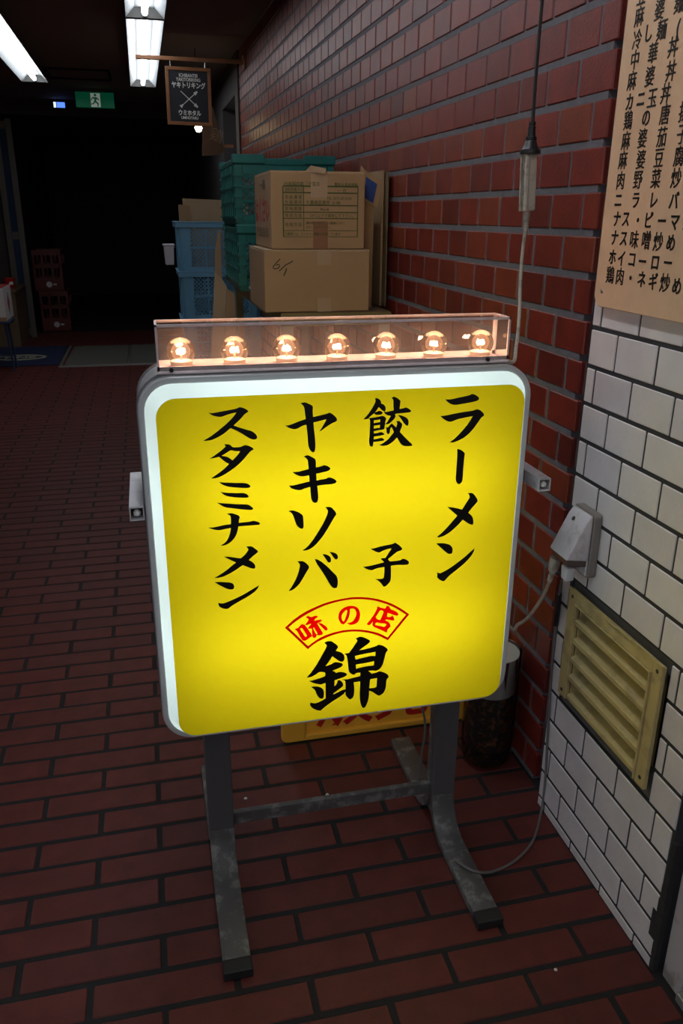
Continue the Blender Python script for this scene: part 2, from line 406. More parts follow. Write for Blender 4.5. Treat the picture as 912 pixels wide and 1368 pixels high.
# right side: red brick wall (turned by a degree), its own frame: x out of the wall, y along it
AB = -0.01543; KB = 0.79245
wall = struct('wall_right', MB().box(KB+0.0020, KB+0.16, 1.335, 5.90, 0, CEIL+0.05), 'wall_mortar')
wall.rotation_euler = (0, 0, -AB)
RB = Matrix.Rotation(-AB, 4, 'Z')
LB, HB, ZB, SB = 0.11635, 0.072664, 1.75297, 2.3071
wsrc = piece_mesh('wall_brick', 0.1085, 0.0605, 0.012, M['wall_brick'], 0.0022)
items = []
for j in range(-7, 24):
    zc = ZB-HB*(j+0.5)
    for i in range(-32, 12):
        s0 = SB-LB*(i+(0 if j % 2 else 0.5)); a = s0+0.0039; b = s0+LB-0.0039
        if b < 1.322 or a > 5.90: continue
        a2, b2 = max(a, 1.322), min(b, 5.90)
        if b2-a2 < 0.008: continue
        dz = random.uniform(-.0012, .0012)
        # local piece x -> wall y, piece y -> z, piece +z -> wall -x
        mt = Matrix.Translation((KB-0.0005+dz*0.5, (a2+b2)/2, zc)) @ Matrix(((0, 0, -1, 0), (1, 0, 0, 0), (0, -1, 0, 0), (0, 0, 0, 1))) @ Matrix.Diagonal(((b2-a2)/0.1085, 1, 1, 1))
        wc = RB @ Vector((KB, (a2+b2)/2, zc))
        items.append((mt, wc, (b2-a2)*0.06*(0.6/math.hypot(0.6, wc.y))))
def hid_wall(px, py, wc):
    return behind_sign(px, py) or (235 < px < 490 and py > 230) or wc.z > 2.2 or (px > 735 and py > 60 and px > 835-py*0.1)
lay(items, wsrc, 'wall_brick', 'wall_brick_far', wall, 'brick', hid_wall)

# right side, nearer: white tiled wall with a vent opening, then the shop door frame
XW = 0.7486
hole_y0, hole_y1, hole_z0, hole_z1 = 0.925, 1.238, 0.2882, 0.554
ww = MB()
for y0, y1, z0, z1 in ((0.853, hole_y0, 0, CEIL+.05), (hole_y1, 1.272, 0, CEIL+.05), (hole_y0, hole_y1, 0, hole_z0), (hole_y0, hole_y1, hole_z1, CEIL+.05)):
    ww.box(XW+0.0017, 0.93, y0, y1, z0, z1)
ww.box(XW+0.03, 0.93, hole_y0, hole_y1, hole_z0, hole_z1)
tw = struct('wall_right_tiled', ww, 'tile_mortar')
tsrc = piece_mesh('tile', 0.1085, 0.0605, 0.010, M['white_tile'], 0.0015)
LWt, HWt, ZWt, SWt = 0.11313, 0.066451, 0.02243, 1.13263
tiles = []
for c in range(-1, 33):
    z0 = ZWt+HWt*c+0.0036; z1 = ZWt+HWt*(c+1)-0.0036
    if c == -1: z0 = 0.001
    for i in range(-6, 12):
        ii = i*2+(0 if c % 2 else 1)
        b = SWt-LWt*ii/2-0.0023; a = SWt-LWt*(ii+2)/2+0.0023
        a, b = max(a, 0.855+(0.006 if c in (1, 2, 3) else 0)), min(b, 1.2715)
        if b-a < 0.006: continue
        spans = [(a, b)]
        if z0 > hole_z0-0.01 and z1 < hole_z1+0.01:
            spans = [(p, q) for p, q in ((a, min(b, hole_y0)), (max(a, hole_y1), b)) if q-p > 0.006]
        for p, q in spans:
            if q-p < 0.006 or z1 > CEIL: continue
            tiles.append((p, q, z0, z1))
for p, q, z0, z1 in tiles:
    o = link('tile', tsrc, tw)
    o.matrix_local = Matrix.Translation((XW+random.uniform(-.0004, .0004), (p+q)/2, (z0+z1)/2)) @ Matrix(((0, 0, -1, 0), (1, 0, 0, 0), (0, -1, 0, 0), (0, 0, 0, 1))) @ Matrix.Diagonal(((q-p)/0.1085, (z1-z0)/0.0605, 1, 1))
# cement showing round the vent; broken wall end coloured dark for gap shade
MB().box(XW+0.006, XW+0.031, hole_y0, hole_y1, hole_z0, 0.335).box(XW+0.006, XW+0.031, hole_y0, hole_y1, 0.525, hole_z1).build('cement_bed', 'cement', tw)
e = MB()
for k in range(9):
    z = k*0.03; w = random.uniform(0.004, 0.02)
    e.box(XW-0.0004, XW+0.012, 0.846, 0.855+w*(0.9 if 0.03 < z < 0.17 else 0.1), z, z+0.03)
e.build('broken_edge', 'gap_shade_cement', tw, bevel=0.002)

# shop door frame right of the tiles, unseen leaf beside it added to block light
d = MB().box(0.762, 0.80, 0.792, 0.838, 0, 2.1)
fr = struct('door_1', d, 'frame_grey', bevel=0.003)
MB().box(0.800, 0.83, -2.9, 0.792, 0.02, 2.1).build('blocking_leaf', 'grey_paint', fr)
MB().box(0.770, 0.84, 0.70, 0.792, 0.03, 0.12).build('bottom_rail', 'frame_grey', fr, bevel=0.003)
MB().box(0.755, 0.80, -2.9, 0.792, 0, 0.018).build('sill', 'steel_edge', fr, bevel=0.002)
struct('wall_right_upper', MB().box(0.80, 0.93, -2.9, 0.85, 2.1, 5.0).box(0.76, 0.93, 0.85, 1.3, CEIL+0.05, 5.0), 'grey_plaster')  # unseen wall over the door, put in to close out light

struct('ground_street', MB().box(-30, 30, -40, -3.0, -0.09, -0.005).box(-30, -2.6, -3.0, 14, -0.09, -0.005), 'asphalt')
# ceiling, left wall, far end
struct('ceiling', MB().box(-2.6, 1.0, -0.4, 8.85, CEIL, CEIL+0.12), 'ceiling_board')
struct('wall_left', MB().box(-1.62, -1.45, 2.6, 8.30, 0, CEIL), 'wall_brick')
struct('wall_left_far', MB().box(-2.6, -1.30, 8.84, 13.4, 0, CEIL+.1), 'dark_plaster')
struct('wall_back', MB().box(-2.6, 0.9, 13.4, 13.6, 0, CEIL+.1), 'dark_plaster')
struct('wall_right_far', MB().box(0.69, 0.85, 5.93, 6.10, 0, CEIL).box(0.69, 0.85, 7.0, 13.4, 0, CEIL).box(0.69, 0.85, 6.10, 7.0, 1.96, CEIL).box(1.05, 1.1, 5.93, 7.1, 0, CEIL), 'grey_plaster')
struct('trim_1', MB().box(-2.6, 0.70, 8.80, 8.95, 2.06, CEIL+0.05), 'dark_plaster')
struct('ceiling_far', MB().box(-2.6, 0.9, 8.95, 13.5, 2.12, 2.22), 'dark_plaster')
# glazed sliding door at the far left, its sashes and panes
dr = struct('door_2', MB().box(-1.62, -1.45, 8.30, 8.36, 0, 2.06).box(-1.62, -1.45, 8.78, 8.84, 0, 2.06).box(-1.62, -1.45, 8.36, 8.78, 1.98, 2.06), 'sash')
MB().box(-1.56, -1.53, 8.36, 8.78, 0.08, 1.98).build('pane', 'navy_cloth', dr)
# wall hatch in the ceiling
h = struct('trim_2', MB().box(-0.62, -0.60, 6.95, 7.45, CEIL-.012, CEIL).box(-0.16, -0.14, 6.95, 7.45, CEIL-.012, CEIL).box(-0.60, -0.16, 7.43, 7.45, CEIL-.012, CEIL).box(-0.60, -0.16, 6.95, 6.97, CEIL-.012, CEIL), 'black_void')
# ------------------------------------------------------------------ ceiling lamps
def ceiling_lamp(label, x, y0, y1, tube='ceiling_tube'):
    t = thing('ceiling_lamp', label, 'ceiling lamp', (x, (y0+y1)/2, CEIL), 0, 'fluorescent battens on the passage ceiling')
    L = (y1-y0)/2
    MB().prism([(-0.05, -0.012), (0.05, -0.012), (0.05, 0), (-0.05, 0)], 'y', -L, L).build('body', 'reflector', t)
    for sgn in (-1, 1):
        MB().prism([(sgn*0.049, -0.010), (sgn*0.096, -0.060), (sgn*0.098, -0.058), (sgn*0.052, -0.006)], 'y', -L, L).build('reflector', 'reflector', t)
    for sgn in (-1, 1):
        MB().prism([(-0.055, 0), (-0.098, -0.060), (0.098, -0.060), (0.055, 0)], 'y', sgn*L-0.006, sgn*L+0.006).build('end_cap', 'lamp_end', t)
    MB().tube([(0, -L+0.035, -0.040), (0, L-0.035, -0.040)], 0.016, 12).build('tube', tube, t, smooth=True)
    for sgn in (-1, 1):
        MB().box(-0.011, 0.011, sgn*(L-0.02)-0.014, sgn*(L-0.02)+0.014, -0.056, -0.012).build('lamp_holder', 'reflector', t, bevel=0.003)
    return t
ceiling_lamp('long fluorescent ceiling lamp above the framed black signboard', 0.10, 4.88, 7.30)
ceiling_lamp('long fluorescent ceiling lamp at the top edge, nearer end of the middle row', 0.10, 2.43, 4.85)
ceiling_lamp('long fluorescent ceiling lamp above the yellow sign, nearest the street', 0.10, -0.02, 2.40, 'near_tube')
ceiling_lamp('long fluorescent ceiling lamp in the upper left corner', -0.71, 4.88, 7.28)

# ------------------------------------------------------------------ the lit street sign
SF, YF = 1.19, 1.16            # frame front plane, yellow face plane
sign = thing('illuminated_sign', 'lit yellow street sign with black Japanese lettering on two grey legs', 'sign', (0.289, 1.265, 0))
so = Vector((0.289, 1.265, 0))
OX0, OX1, OZ0, OZ1 = -0.0252-so.x, 0.6035-so.x, 0.3452, 0.9745
DEP0, DEP1 = SF-so.y, 0.075     # box from front to rear in local y
def ring(mb, outer, inner, y0, y1):
    n = len(outer)
    v = [(p[0], y0, p[1]) for p in outer]+[(p[0], y0, p[1]) for p in inner]+[(p[0], y1, p[1]) for p in outer]+[(p[0], y1, p[1]) for p in inner]
    f = []
    for i in range(n):
        j = (i+1) % n
        f += [(i, j, n+j, n+i), (2*n+i, 3*n+i, 3*n+j, 2*n+j), (i, 2*n+i, 2*n+j, j), (n+i, n+j, 3*n+j, 3*n+i)]
    return mb.add(v, f)
def rr(d, r): return rrect(OX0+d, OX1-d, OZ0+d, OZ1-d, r, 8)
fr_ = MB(); ring(fr_, rr(0, 0.052), rr(0.006, 0.046), DEP0+0.004, DEP1-0.004)
frame = fr_.build('frame', 'aluminium', sign, smooth=True)
for yy in (DEP0, DEP1-0.006):
    q = MB(); ring(q, rr(0.0005, 0.0515), rr(0.010, 0.042), yy, yy+0.006); q.build('frame_rim', 'aluminium', frame, bevel=0.0012)
for k in (0.016, 0.030):
    for yy in (DEP0+k, DEP1-k-0.004):
        q = MB(); ring(q, rr(-0.0018, 0.0538), rr(0.004, 0.048), yy, yy+0.004); q.build('frame_rib', 'alu_dark', frame)
def cover(name, mat_face, ys, yf):
    """acrylic dish: sloping white skirt from the frame to the flat face"""
    sk = MB(); a = rr(0.0095, 0.0425); b = rr(0.0255, 0.030); n = len(a)
    sk.add([(p[0], ys, p[1]) for p in a]+[(p[0], yf, p[1]) for p in b], [(i, (i+1) % n, n+(i+1) % n, n+i) for i in range(n)])
    c = sk.build(name, 'white_face', sign, smooth=True)
    fc = MB().add([(p[0], yf, p[1]) for p in b], [tuple(range(n))]).build('face_panel', mat_face, c)
    return c, fc
cv, face = cover('acrylic_cover', 'yellow_face', DEP0+0.002, YF-so.y)
cvb, faceb = cover('acrylic_cover', 'yellow_face', DEP1-0.002, DEP1+0.03)
for z in (0.53, 0.79):
    MB().tube([(-0.26, 0.012, z), (0.26, 0.012, z)], 0.0145, 12).build('tube', 'sign_tube', sign, smooth=True)
# painted lettering: outlines read off enlarged views, as (origin x, origin y, scale) + loops
G = []
def g(o, s, *loops): G.append((o, s, loops))
A1 = ((265, 535), 10.133); A2 = ((265, 635), 10.133); A3 = ((265, 720), 10.133); A4 = ((370, 530), 9.122); A5 = ((370, 665), 10.133)
A6 = ((480, 520), 11.4); A7 = ((480, 715), 11.4); A8 = ((575, 515), 9.775); A9 = ((575, 650), 9.775); A10 = ((375, 790), 10.133); A11 = ((465, 790), 10.133)
A12 = ((400, 845), 12.44); A13 = ((455, 845), 12.44); A14 = ((360, 780), 4.56)
BL = [
 [(A1, [[(135,165),(205,165),(390,132),(505,110),(550,90),(600,97),(650,120),(678,148),(628,180),(570,245),(475,335),(540,360),(640,390),(725,415),(775,455),(797,495),(780,522),(735,525),(680,505),(600,455),(520,410),(430,372),(350,440),(260,495),(180,530),(110,543),(65,542),(160,485),(270,405),(380,310),(460,230),(515,160),(460,170),(380,193),(310,218),(250,216),(190,200)]])],
 [(A1, [[(345,590),(400,590),(435,605),(468,630),(530,630),(580,622),(625,602),(680,612),(730,638),(748,658),(700,688),(650,745),(580,825),(490,905),(390,975),(290,1030),(220,1050),(175,1050),(260,990),(350,920),(415,853),(370,835),(320,795),(278,760),(215,775),(150,785),(220,740),(300,680),(368,620)],
        [(312,745),(375,708),(437,672),(500,683),(565,683),(520,745),(460,808),(430,785),(390,762)]])],
 [(A2, [[(278,88),(330,93),(420,97),(520,100),(610,100),(665,112),(705,142),(690,163),(640,168),(540,163),(440,155),(370,142),(320,120)]]),
  (A2, [[(298,222),(350,230),(430,235),(520,238),(600,236),(650,250),(681,280),(660,297),(600,300),(500,295),(420,285),(365,270),(330,248)]]),
  (A2, [[(252,367),(320,375),(420,380),(540,388),(650,390),(700,408),(741,443),(720,463),(660,463),(560,455),(460,442),(370,430),(310,405)]])],
 [(A2, [[(385,520),(440,508),(490,520),(540,540),(557,565),(547,600),(545,640),(620,632),(700,622),(740,612),(800,625),(833,648),(815,665),(760,670),(640,678),(540,688),(525,760),(495,830),(450,885),(390,928),(340,945),(305,945),(360,905),(400,850),(425,780),(437,708),(360,722),(290,738),(230,735),(180,722),(132,705),(190,702),(260,690),(350,670),(437,658),(436,600),(432,548),(415,533)]])],
 [(A3, [[(645,98),(715,97),(755,120),(790,148),(807,168),(785,190),(735,230),(680,282),(730,310),(765,350),(768,385),(750,397),(705,390),(650,370),(598,350),(520,405),(430,460),(340,502),(270,520),(218,522),(290,480),(370,425),(450,360),(508,315),(440,285),(390,260),(345,237),(410,238),(490,248),(573,258),(630,205),(677,140)]])],
 [(A3, [[(218,582),(280,578),(350,580),(420,585),(465,602),(487,640),(470,675),(430,680),(380,668),(310,635),(260,608)]]),
  (A3, [[(820,622),(800,665),(750,715),(670,772),(560,835),(450,900),(395,940),(340,938),(295,920),(275,900),(265,860),(310,868),(360,860),(470,815),(590,758),(720,682)]])],
 [(A4, [[(282,78),(335,66),(380,82),(425,105),(435,130),(432,180),(435,245),(500,230),(600,205),(635,190),(680,215),(720,255),(728,285),(710,302),(660,325),(590,370),(540,408),(513,418),(550,365),(600,272),(530,290),(442,312),(448,400),(462,520),(465,610),(455,660),(435,678),(405,655),(383,610),(375,560),(368,460),(355,340),(300,355),(245,385),(205,393),(150,380),(95,348),(140,345),(200,325),(270,295),(347,270),(338,200),(328,130),(310,100)]])],
 [(A4, [[(322,725),(370,710),(415,728),(460,755),(470,790),(470,860),(540,843),(570,832),(620,845),(648,870),(630,895),(580,912),(475,935),(480,1018),(540,1005),(590,998),(630,980),(690,998),(722,1025),(710,1050),(660,1063),(570,1070),(487,1083),(495,1160),(500,1230),(488,1280),(460,1292),(430,1275),(412,1230),(405,1150),(402,1097),(340,1112),(280,1135),(220,1128),(170,1110),(143,1080),(210,1075),(300,1052),(393,1030),(388,955),(310,968),(260,960),(210,935),(190,915),(260,910),(320,895),(382,878),(375,800),(365,762)]])],
 [(A5, [[(152,178),(210,168),(270,185),(325,215),(348,245),(355,310),(357,380),(348,410),(325,415),(285,395),(258,360),(240,310),(220,250),(195,205)]]),
  (A5, [[(652,122),(720,122),(760,155),(795,200),(795,225),(765,270),(720,350),(660,450),(590,550),(510,640),(440,690),(380,710),(343,708),(400,665),(470,585),(550,465),(620,345),(665,250),(687,180),(670,150)]])],
 [(A5, [[(273,857),(345,855),(395,885),(425,920),(430,945),(405,985),(360,1065),(300,1160),(240,1220),(190,1250),(157,1255),(190,1210),(235,1130),(275,1040),(300,950),(305,900)]]),
  (A5, [[(507,825),(550,835),(610,870),(690,940),(760,1010),(800,1050),(818,1100),(818,1165),(805,1210),(775,1222),(740,1205),(705,1160),(650,1065),(590,970),(535,890)]]),
  (A5, [[(612,760),(655,762),(705,785),(728,820),(725,860),(705,875),(680,860),(650,815)]]),
  (A5, [[(705,728),(755,735),(800,755),(820,790),(815,820),(797,832),(770,815),(735,765)]])],
 [(A6, [[(230,140),(265,133),(305,155),(328,190),(322,212),(365,230),(392,265),(395,310),(385,335),(370,335),(330,310),(290,268),(240,342),(200,378),(145,425),(130,445),(70,458),(62,450),(110,400),(165,325),(215,240),(242,175)]]),
  (A6, [[(222,360),(260,338),(310,325),(345,345),(350,362),(325,382),(270,387),(225,378)]]),
  (A6, [[(130,438),(200,430),(280,418),(345,402),(385,420),(405,445),(390,500),(375,600),(350,612),(290,620),(215,637),(215,670),(270,665),(330,650),(375,675),(365,690),(300,705),(215,717),(215,760),(270,750),(330,738),(375,760),(365,778),(300,790),(210,800),(205,845),(195,868),(175,872),(155,855),(142,800),(150,700),(155,600),(157,470)],
        [(215,470),(270,462),(313,455),(310,497),(260,505),(215,515)], [(215,552),(265,545),(308,540),(306,585),(260,590),(215,598)]]),
  (A6, [[(485,130),(520,108),(570,130),(622,172),(620,200),(605,298),(670,285),(705,275),(750,295),(785,325),(770,348),(700,355),(620,362),(535,375),(548,400),(535,435),(490,485),(440,525),(385,532),(430,480),(475,400),(430,395),(385,370),(368,345),(430,338),(518,318),(513,230),(512,165)]]),
  (A6, [[(580,388),(640,398),(700,425),(738,465),(742,520),(730,552),(705,545),(670,510),(630,450)]]),
  (A6, [[(555,485),(600,478),(640,515),(645,550),(610,645),(660,700),(740,780),(795,835),(795,857),(740,865),(680,862),(635,840),(605,800),(567,733),(510,790),(440,840),(370,858),(300,850),(360,815),(440,750),(520,650),(487,572),(465,600),(460,650),(445,678),(430,682),(408,655),(408,605),(395,575),(430,580),(485,515),(555,578),(570,520)]])],
 [(A7, [[(170,205),(220,195),(340,162),(495,130),(540,108),(590,140),(635,180),(648,208),(630,225),(575,245),(520,285),(430,360),(460,395),(540,388),(620,375),(655,353),(700,365),(740,390),(752,415),(735,440),(690,448),(580,448),(475,460),(477,540),(475,640),(465,695),(430,740),(385,778),(355,772),(330,735),(290,695),(238,663),(300,662),(345,658),(367,640),(375,560),(377,478),(300,490),(230,510),(190,528),(140,522),(90,502),(52,480),(140,465),(250,440),(370,408),(345,378),(318,355),(350,345),(390,345),(430,285),(487,195),(430,205),(360,228),(300,258),(260,252),(210,230)]])],
 [(A8, [[(188,178),(260,178),(370,155),(500,125),(540,108),(590,125),(625,155),(625,180),(590,202),(500,222),(400,240),(320,252),(260,240),(215,210)]]),
  (A8, [[(123,397),(190,390),(310,365),(440,342),(550,325),(600,308),(650,325),(690,370),(690,395),(655,420),(600,500),(530,590),(450,665),(370,710),(300,738),(245,740),(310,690),(400,600),(490,490),(548,397),(450,415),(350,438),(270,468),(220,465),(165,435)]])],
 [(A8, [[(342,832),(365,828),(410,850),(440,880),(440,910),(430,990),(422,1090),(415,1200),(405,1255),(370,1285),(345,1275),(325,1225),(330,1130),(338,1010),(345,890)]])],
 [(A9, [[(482,85),(540,82),(575,115),(605,160),(610,190),(590,215),(545,265),(487,338),(525,370),(550,415),(555,470),(545,495),(510,490),(465,465),(415,430),(340,510),(250,590),(170,640),(110,658),(78,655),(150,595),(240,500),(345,378),(290,330),(215,263),(290,270),(350,282),(405,298),(450,230),(508,140),(500,110)]])],
 [(A9, [[(70,742),(130,735),(200,742),(250,760),(280,800),(282,845),(270,872),(230,875),(190,850),(130,795)]]),
  (A9, [[(570,802),(555,850),(510,920),(440,995),(340,1080),(240,1160),(180,1225),(150,1230),(110,1210),(80,1180),(85,1150),(78,1115),(120,1132),(200,1090),(310,1018),(430,925)]])],
 [(A12, [[(410,165),(450,145),(520,140),(575,170),(630,215),(632,245),(598,300),(660,315),(715,345),(742,390),(742,440),(715,475),(670,475),(620,445),(543,388),(490,470),(425,555),(480,540),(530,520),(580,490),(640,490),(700,505),(718,528),(695,560),(640,590),(540,630),(590,650),(600,668),(660,650),(740,658),(785,685),(770,710),(720,740),(640,765),(580,785),(575,890),(615,845),(630,790),(670,790),(710,825),(722,865),(700,900),(640,945),(560,1005),(560,1025),(640,985),(710,950),(770,935),(755,980),(710,1030),(620,1090),(520,1155),(430,1220),(350,1290),(290,1285),(220,1255),(180,1215),(172,1180),(185,1160),(260,1170),(330,1145),(432,1090),(428,960),(428,832),(350,855),(270,845),(210,825),(155,800),(230,785),(330,755),(420,720),(425,680),(415,655),(330,650),(260,695),(190,730),(115,745),(180,670),(270,545),(360,390),(445,230),(440,195)]]),
  (A12, [[(188,898),(260,890),(330,900),(380,930),(403,985),(400,1060),(380,1090),(345,1092),(310,1065),(280,1020),(250,950)]]),
  (A13, [[(248,92),(320,65),(400,85),(470,120),(485,142),(450,180),(380,230),(300,290),(430,265),(580,222),(625,198),(700,215),(760,255),(780,285),(745,335),(720,430),(690,530),(640,600),(580,630),(540,625),(450,630),(480,650),(510,680),(590,660),(640,640),(720,660),(775,695),(795,730),(755,790),(745,900),(715,980),(670,1025),(625,1040),(580,1020),(530,985),(472,960),(465,1050),(445,1140),(410,1220),(375,1250),(345,1225),(320,1140),(312,1030),(318,900),(320,805),(210,820),(222,900),(220,1010),(200,1070),(160,1105),(120,1085),(80,1035),(75,980),(75,830),(60,790),(20,775),(110,770),(210,745),(320,718),(322,660),(260,665),(225,690),(190,690),(140,655),(125,600),(115,500),(100,400),(85,370),(60,350),(135,335),(190,260),(275,130)],
         [(230,385),(400,345),(575,315),(570,385),(490,385),(245,445)], [(248,525),(400,500),(552,470),(545,540),(400,560),(252,597)], [(485,770),(600,748),(590,900),(550,915),(470,922)]])],
]
RL = [
 [(A10, [[(185,507),(230,490),(275,443),(310,445),(340,475),(415,580),(420,600),(360,645),(325,665),(290,655),(260,610),(215,530)], [(255,503),(285,488),(357,600),(330,615)]]),
  (A10, [[(335,345),(370,328),(410,345),(460,328),(495,328),(495,345),(460,370),(447,395),(500,385),(545,378),(555,390),(530,410),(490,430),(540,515),(565,560),(560,580),(520,588),(480,585),(475,610),(455,628),(430,618),(425,590),(418,500),(370,500),(365,495),(415,430),(345,452),(332,445),(370,390),(375,375)], [(432,492),(447,480),(497,570),(475,580)]]),
  (A10, [[(500,430),(545,430),(600,465),(630,500),(625,520),(605,525),(580,505),(540,465)]])],
 [(A14, [[(418,205),(425,170),(450,145),(490,132),(525,138),(545,160),(550,190),(540,225),(515,243),(490,247),(470,238),(495,232),(515,215),(527,185),(522,158),(505,147),(488,150),(487,175),(480,205),(465,230),(450,245),(435,240),(425,225)], [(437,210),(440,185),(455,165),(470,155),(472,170),(465,195),(455,222),(447,228)]])],
 [(A11, [[(390,205),(410,200),(430,215),(500,230),(510,205),(530,192),(555,205),(575,240),(630,262),(665,290),(675,315),(655,325),(600,310),(530,285),(525,300),(520,345),(560,345),(590,328),(605,335),(622,380),(600,390),(515,375),(495,385),(545,415),(568,455),(560,480),(525,515),(525,540),(510,550),(460,525),(400,500),(345,475),(325,450),(335,400),(290,450),(265,452),(250,435),(290,390),(340,320),(385,240)],
         [(425,255),(450,252),(478,268),(465,310),(430,385),(395,375),(368,345)], [(375,415),(430,425),(500,432),(518,445),(485,480),(430,465),(370,455),(360,440)]])],
]
def sc_(a, pts): return [(a[0][0]+x/a[1], a[0][1]+y/a[1]) for x, y in pts]
def to_face(pts, smooth=True, yp=None):
    q = []
    for x, y in pts:
        p = atY(x, y, yp or YF); q.append((p.x, p.z))
    return smooth_poly(q) if smooth else q
FF = (Vector((-so.x, YF-0.0012-so.y, 0)), Vector((1, 0, 0)), Vector((0, 0, 1)))
def paint(name, parts, mat):
    objs = [filled(name, [to_face(sc_(a, lp)) for lp in loops], FF, mat, face, 0.0003) for a, loops in parts]
    if len(objs) > 1:      # strokes of one character are one painted mark
        bm = bmesh.new()
        for o in objs: bm.from_mesh(o.data)
        bm.to_mesh(objs[0].data); bm.free()
        for o in objs[1:]: bpy.data.objects.remove(o)
    return objs[0]
for ch in BL: paint('character', ch, 'ink_black')
for ch in RL: paint('red_character', ch, 'red_film')
o1 = sc_(A10, [(55,487),(180,375),(330,275),(520,185),(700,125),(905,84)])+sc_(A11, [(140,73),(300,85),(450,115),(600,170),(720,235),(822,307),(533,657),(400,592),(250,552),(100,538),(0,543)])+sc_(A10, [(800,560),(680,595),(560,645),(460,700),(362,777)])
i1 = sc_(A10, [(100,487),(200,400),(350,305),(530,212),(710,150),(905,109)])+sc_(A11, [(140,100),(300,112),(440,142),(590,198),(700,258),(780,312),(530,622),(400,560),(250,525),(100,512),(0,517)])+sc_(A10, [(800,532),(680,563),(550,615),(460,668),(368,738)])
filled('fan_outline', [to_face(o1), to_face(i1)], FF, 'red_film_dark', face, 0.0003)
# legs: flat tube bent forward, its twin bent backward
for cx in (0.0663-so.x, 0.517-so.x):
    pr_ = [(-0.0238, 0), (0.0238, 0), (0.0238, 0.018), (-0.0238, 0.018)]
    R = 0.085
    def bent(sg):
        p = [(cx, sg*0.001, 0.40), (cx, sg*0.001, 0.001+R)]
        for k in range(1, 9):
            a = k/8*PI/2; p.append((cx, sg*(0.001+R-R*math.cos(a)), 0.001+R-R*math.sin(a)))
        return p
    fp = bent(-1)
    leg = MB().sweep(fp[:2], [(a, -b) for a, b in pr_]).build('leg', 'grey_paint', sign, bevel=0.002)
    MB().sweep(fp[1:]+[(cx, -0.25, 0.001)], [(a, -b) for a, b in pr_]).build('foot', 'worn_paint', leg, bevel=0.002, smooth=True)
    MB().sweep([(cx, -0.25, 0.001), (cx, -0.277, 0.001)], [(a*1.03, -b-0.0004) for a, b in pr_]).build('foot_cap', 'rubber', leg, bevel=0.002)
    bp = bent(1)
    MB().sweep(bp+[(cx, 0.272, 0.001)], pr_).build('rear_leg', 'worn_paint', sign, bevel=0.002, smooth=True)
MB().box(0.0663-so.x+0.023, 0.517-so.x-0.023, -0.006, 0.006, 0.083, 0.110).build('crossbar', 'worn_paint', sign, bevel=0.002)
# square tubes on both flanks
for x0, y0, y1, zz in ((-0.0500, -0.068, 0.115, 0.763), (0.6370, -0.068, 0.115, 0.762)):
    x0 -= so.x; w = 0.0225
    q = MB(); 
    outer = [(x0, zz-w/2), (x0+w, zz-w/2), (x0+w, zz+w/2), (x0, zz+w/2)]; t_ = 0.002
    inner = [(x0+t_, zz-w/2+t_), (x0+w-t_, zz-w/2+t_), (x0+w-t_, zz+w/2-t_), (x0+t_, zz+w/2-t_)]
    ring(q, outer, inner, y0, y1)
    br = q.build('bracket_tube', 'white_tube', sign)
    MB().box(x0+t_, x0+w-t_, y0+0.02, y0+0.03, zz-w/2+t_, zz+w/2-t_).build('plug', 'tube_inside', br)
    MB().lathe([(0.0, -0.006), (0.005, -0.004), (0.006, 0.001), (0.003, 0.005), (0, 0.006)], 7, (x0+w/2, y0+0.006, zz)).build('paper_wad', 'tissue', br)
    sx = x0+w if x0 < 0 else x0-0.012+0.0
    MB().box(sx-(0.0 if x0 < 0 else 0.0), sx+0.012+(0.001 if x0 < 0 else 0), -0.012, 0.012, zz-0.008, zz+0.008).build('spacer', 'alu_dark', br)

# ------------------------------------------------------------------ lamp box with seven bulbs on top of the sign
lb = thing('bulb_lamp_box', 'clear acrylic box with seven glowing bulbs on top of the yellow sign', 'lamp', (0.285, 1.232, 0.9765))
bx0, bx1, by0, by1, bh = -0.277, 0.278, -0.031, 0.031, 0.0715
t_ = 0.003
def panel(x0, x1, y0, y1, z0, z1): return MB().box(x0, x1, y0, y1, z0, z1).build('acrylic_panel', 'acrylic', lb)
def sheet(v): return MB().add(v, [(0, 1, 2, 3)]).build('acrylic_panel', 'acrylic', lb)
zb_, zt_ = 0.005, bh
sheet([(bx0, by0, zb_), (bx1, by0, zb_), (bx1, by0, zt_), (bx0, by0, zt_)])
sheet([(bx0, by1, zb_), (bx1, by1, zb_), (bx1, by1, zt_), (bx0, by1, zt_)])
sheet([(bx0, by0, zt_), (bx1, by0, zt_), (bx1, by1, zt_), (bx0, by1, zt_)])
for x in (bx0, bx1): sheet([(x, by0, zb_), (x, by1, zb_), (x, by1, zt_), (x, by0, zt_)])
MB().box(bx0-0.001, bx1+0.001, by0-0.001, by1+0.001, 0, 0.0045).build('base', 'acrylic_edge', lb, bevel=0.0015)
eg = MB(); w = 0.0032
for y in (by0, by1-w):
    eg.box(bx0, bx1, y, y+w, zt_-w, zt_+0.0004).box(bx0, bx1, y, y+w, zb_-0.001, zb_+0.006)
    for x in (bx0, bx1-w): eg.box(x, x+w, y, y+w, zb_, zt_)
for x in (bx0, bx1-w): eg.box(x, x+w, by0, by1, zt_-w, zt_+0.0004)
eg.build('glued_edge', 'acrylic_edge', lb)
for x in (bx0+0.02, bx1-0.036): MB().tube([(x, by0-0.003, 0.0062), (x, by0+0.001, 0.0062)], 0.0032, 10).build('screw', 'rubber', lb)
gl = []; R = 0.0212
for k in range(25):
    a = math.radians(-48+k*(138/24)); gl.append((max(R*math.cos(a), 1e-4), R*math.sin(a)))
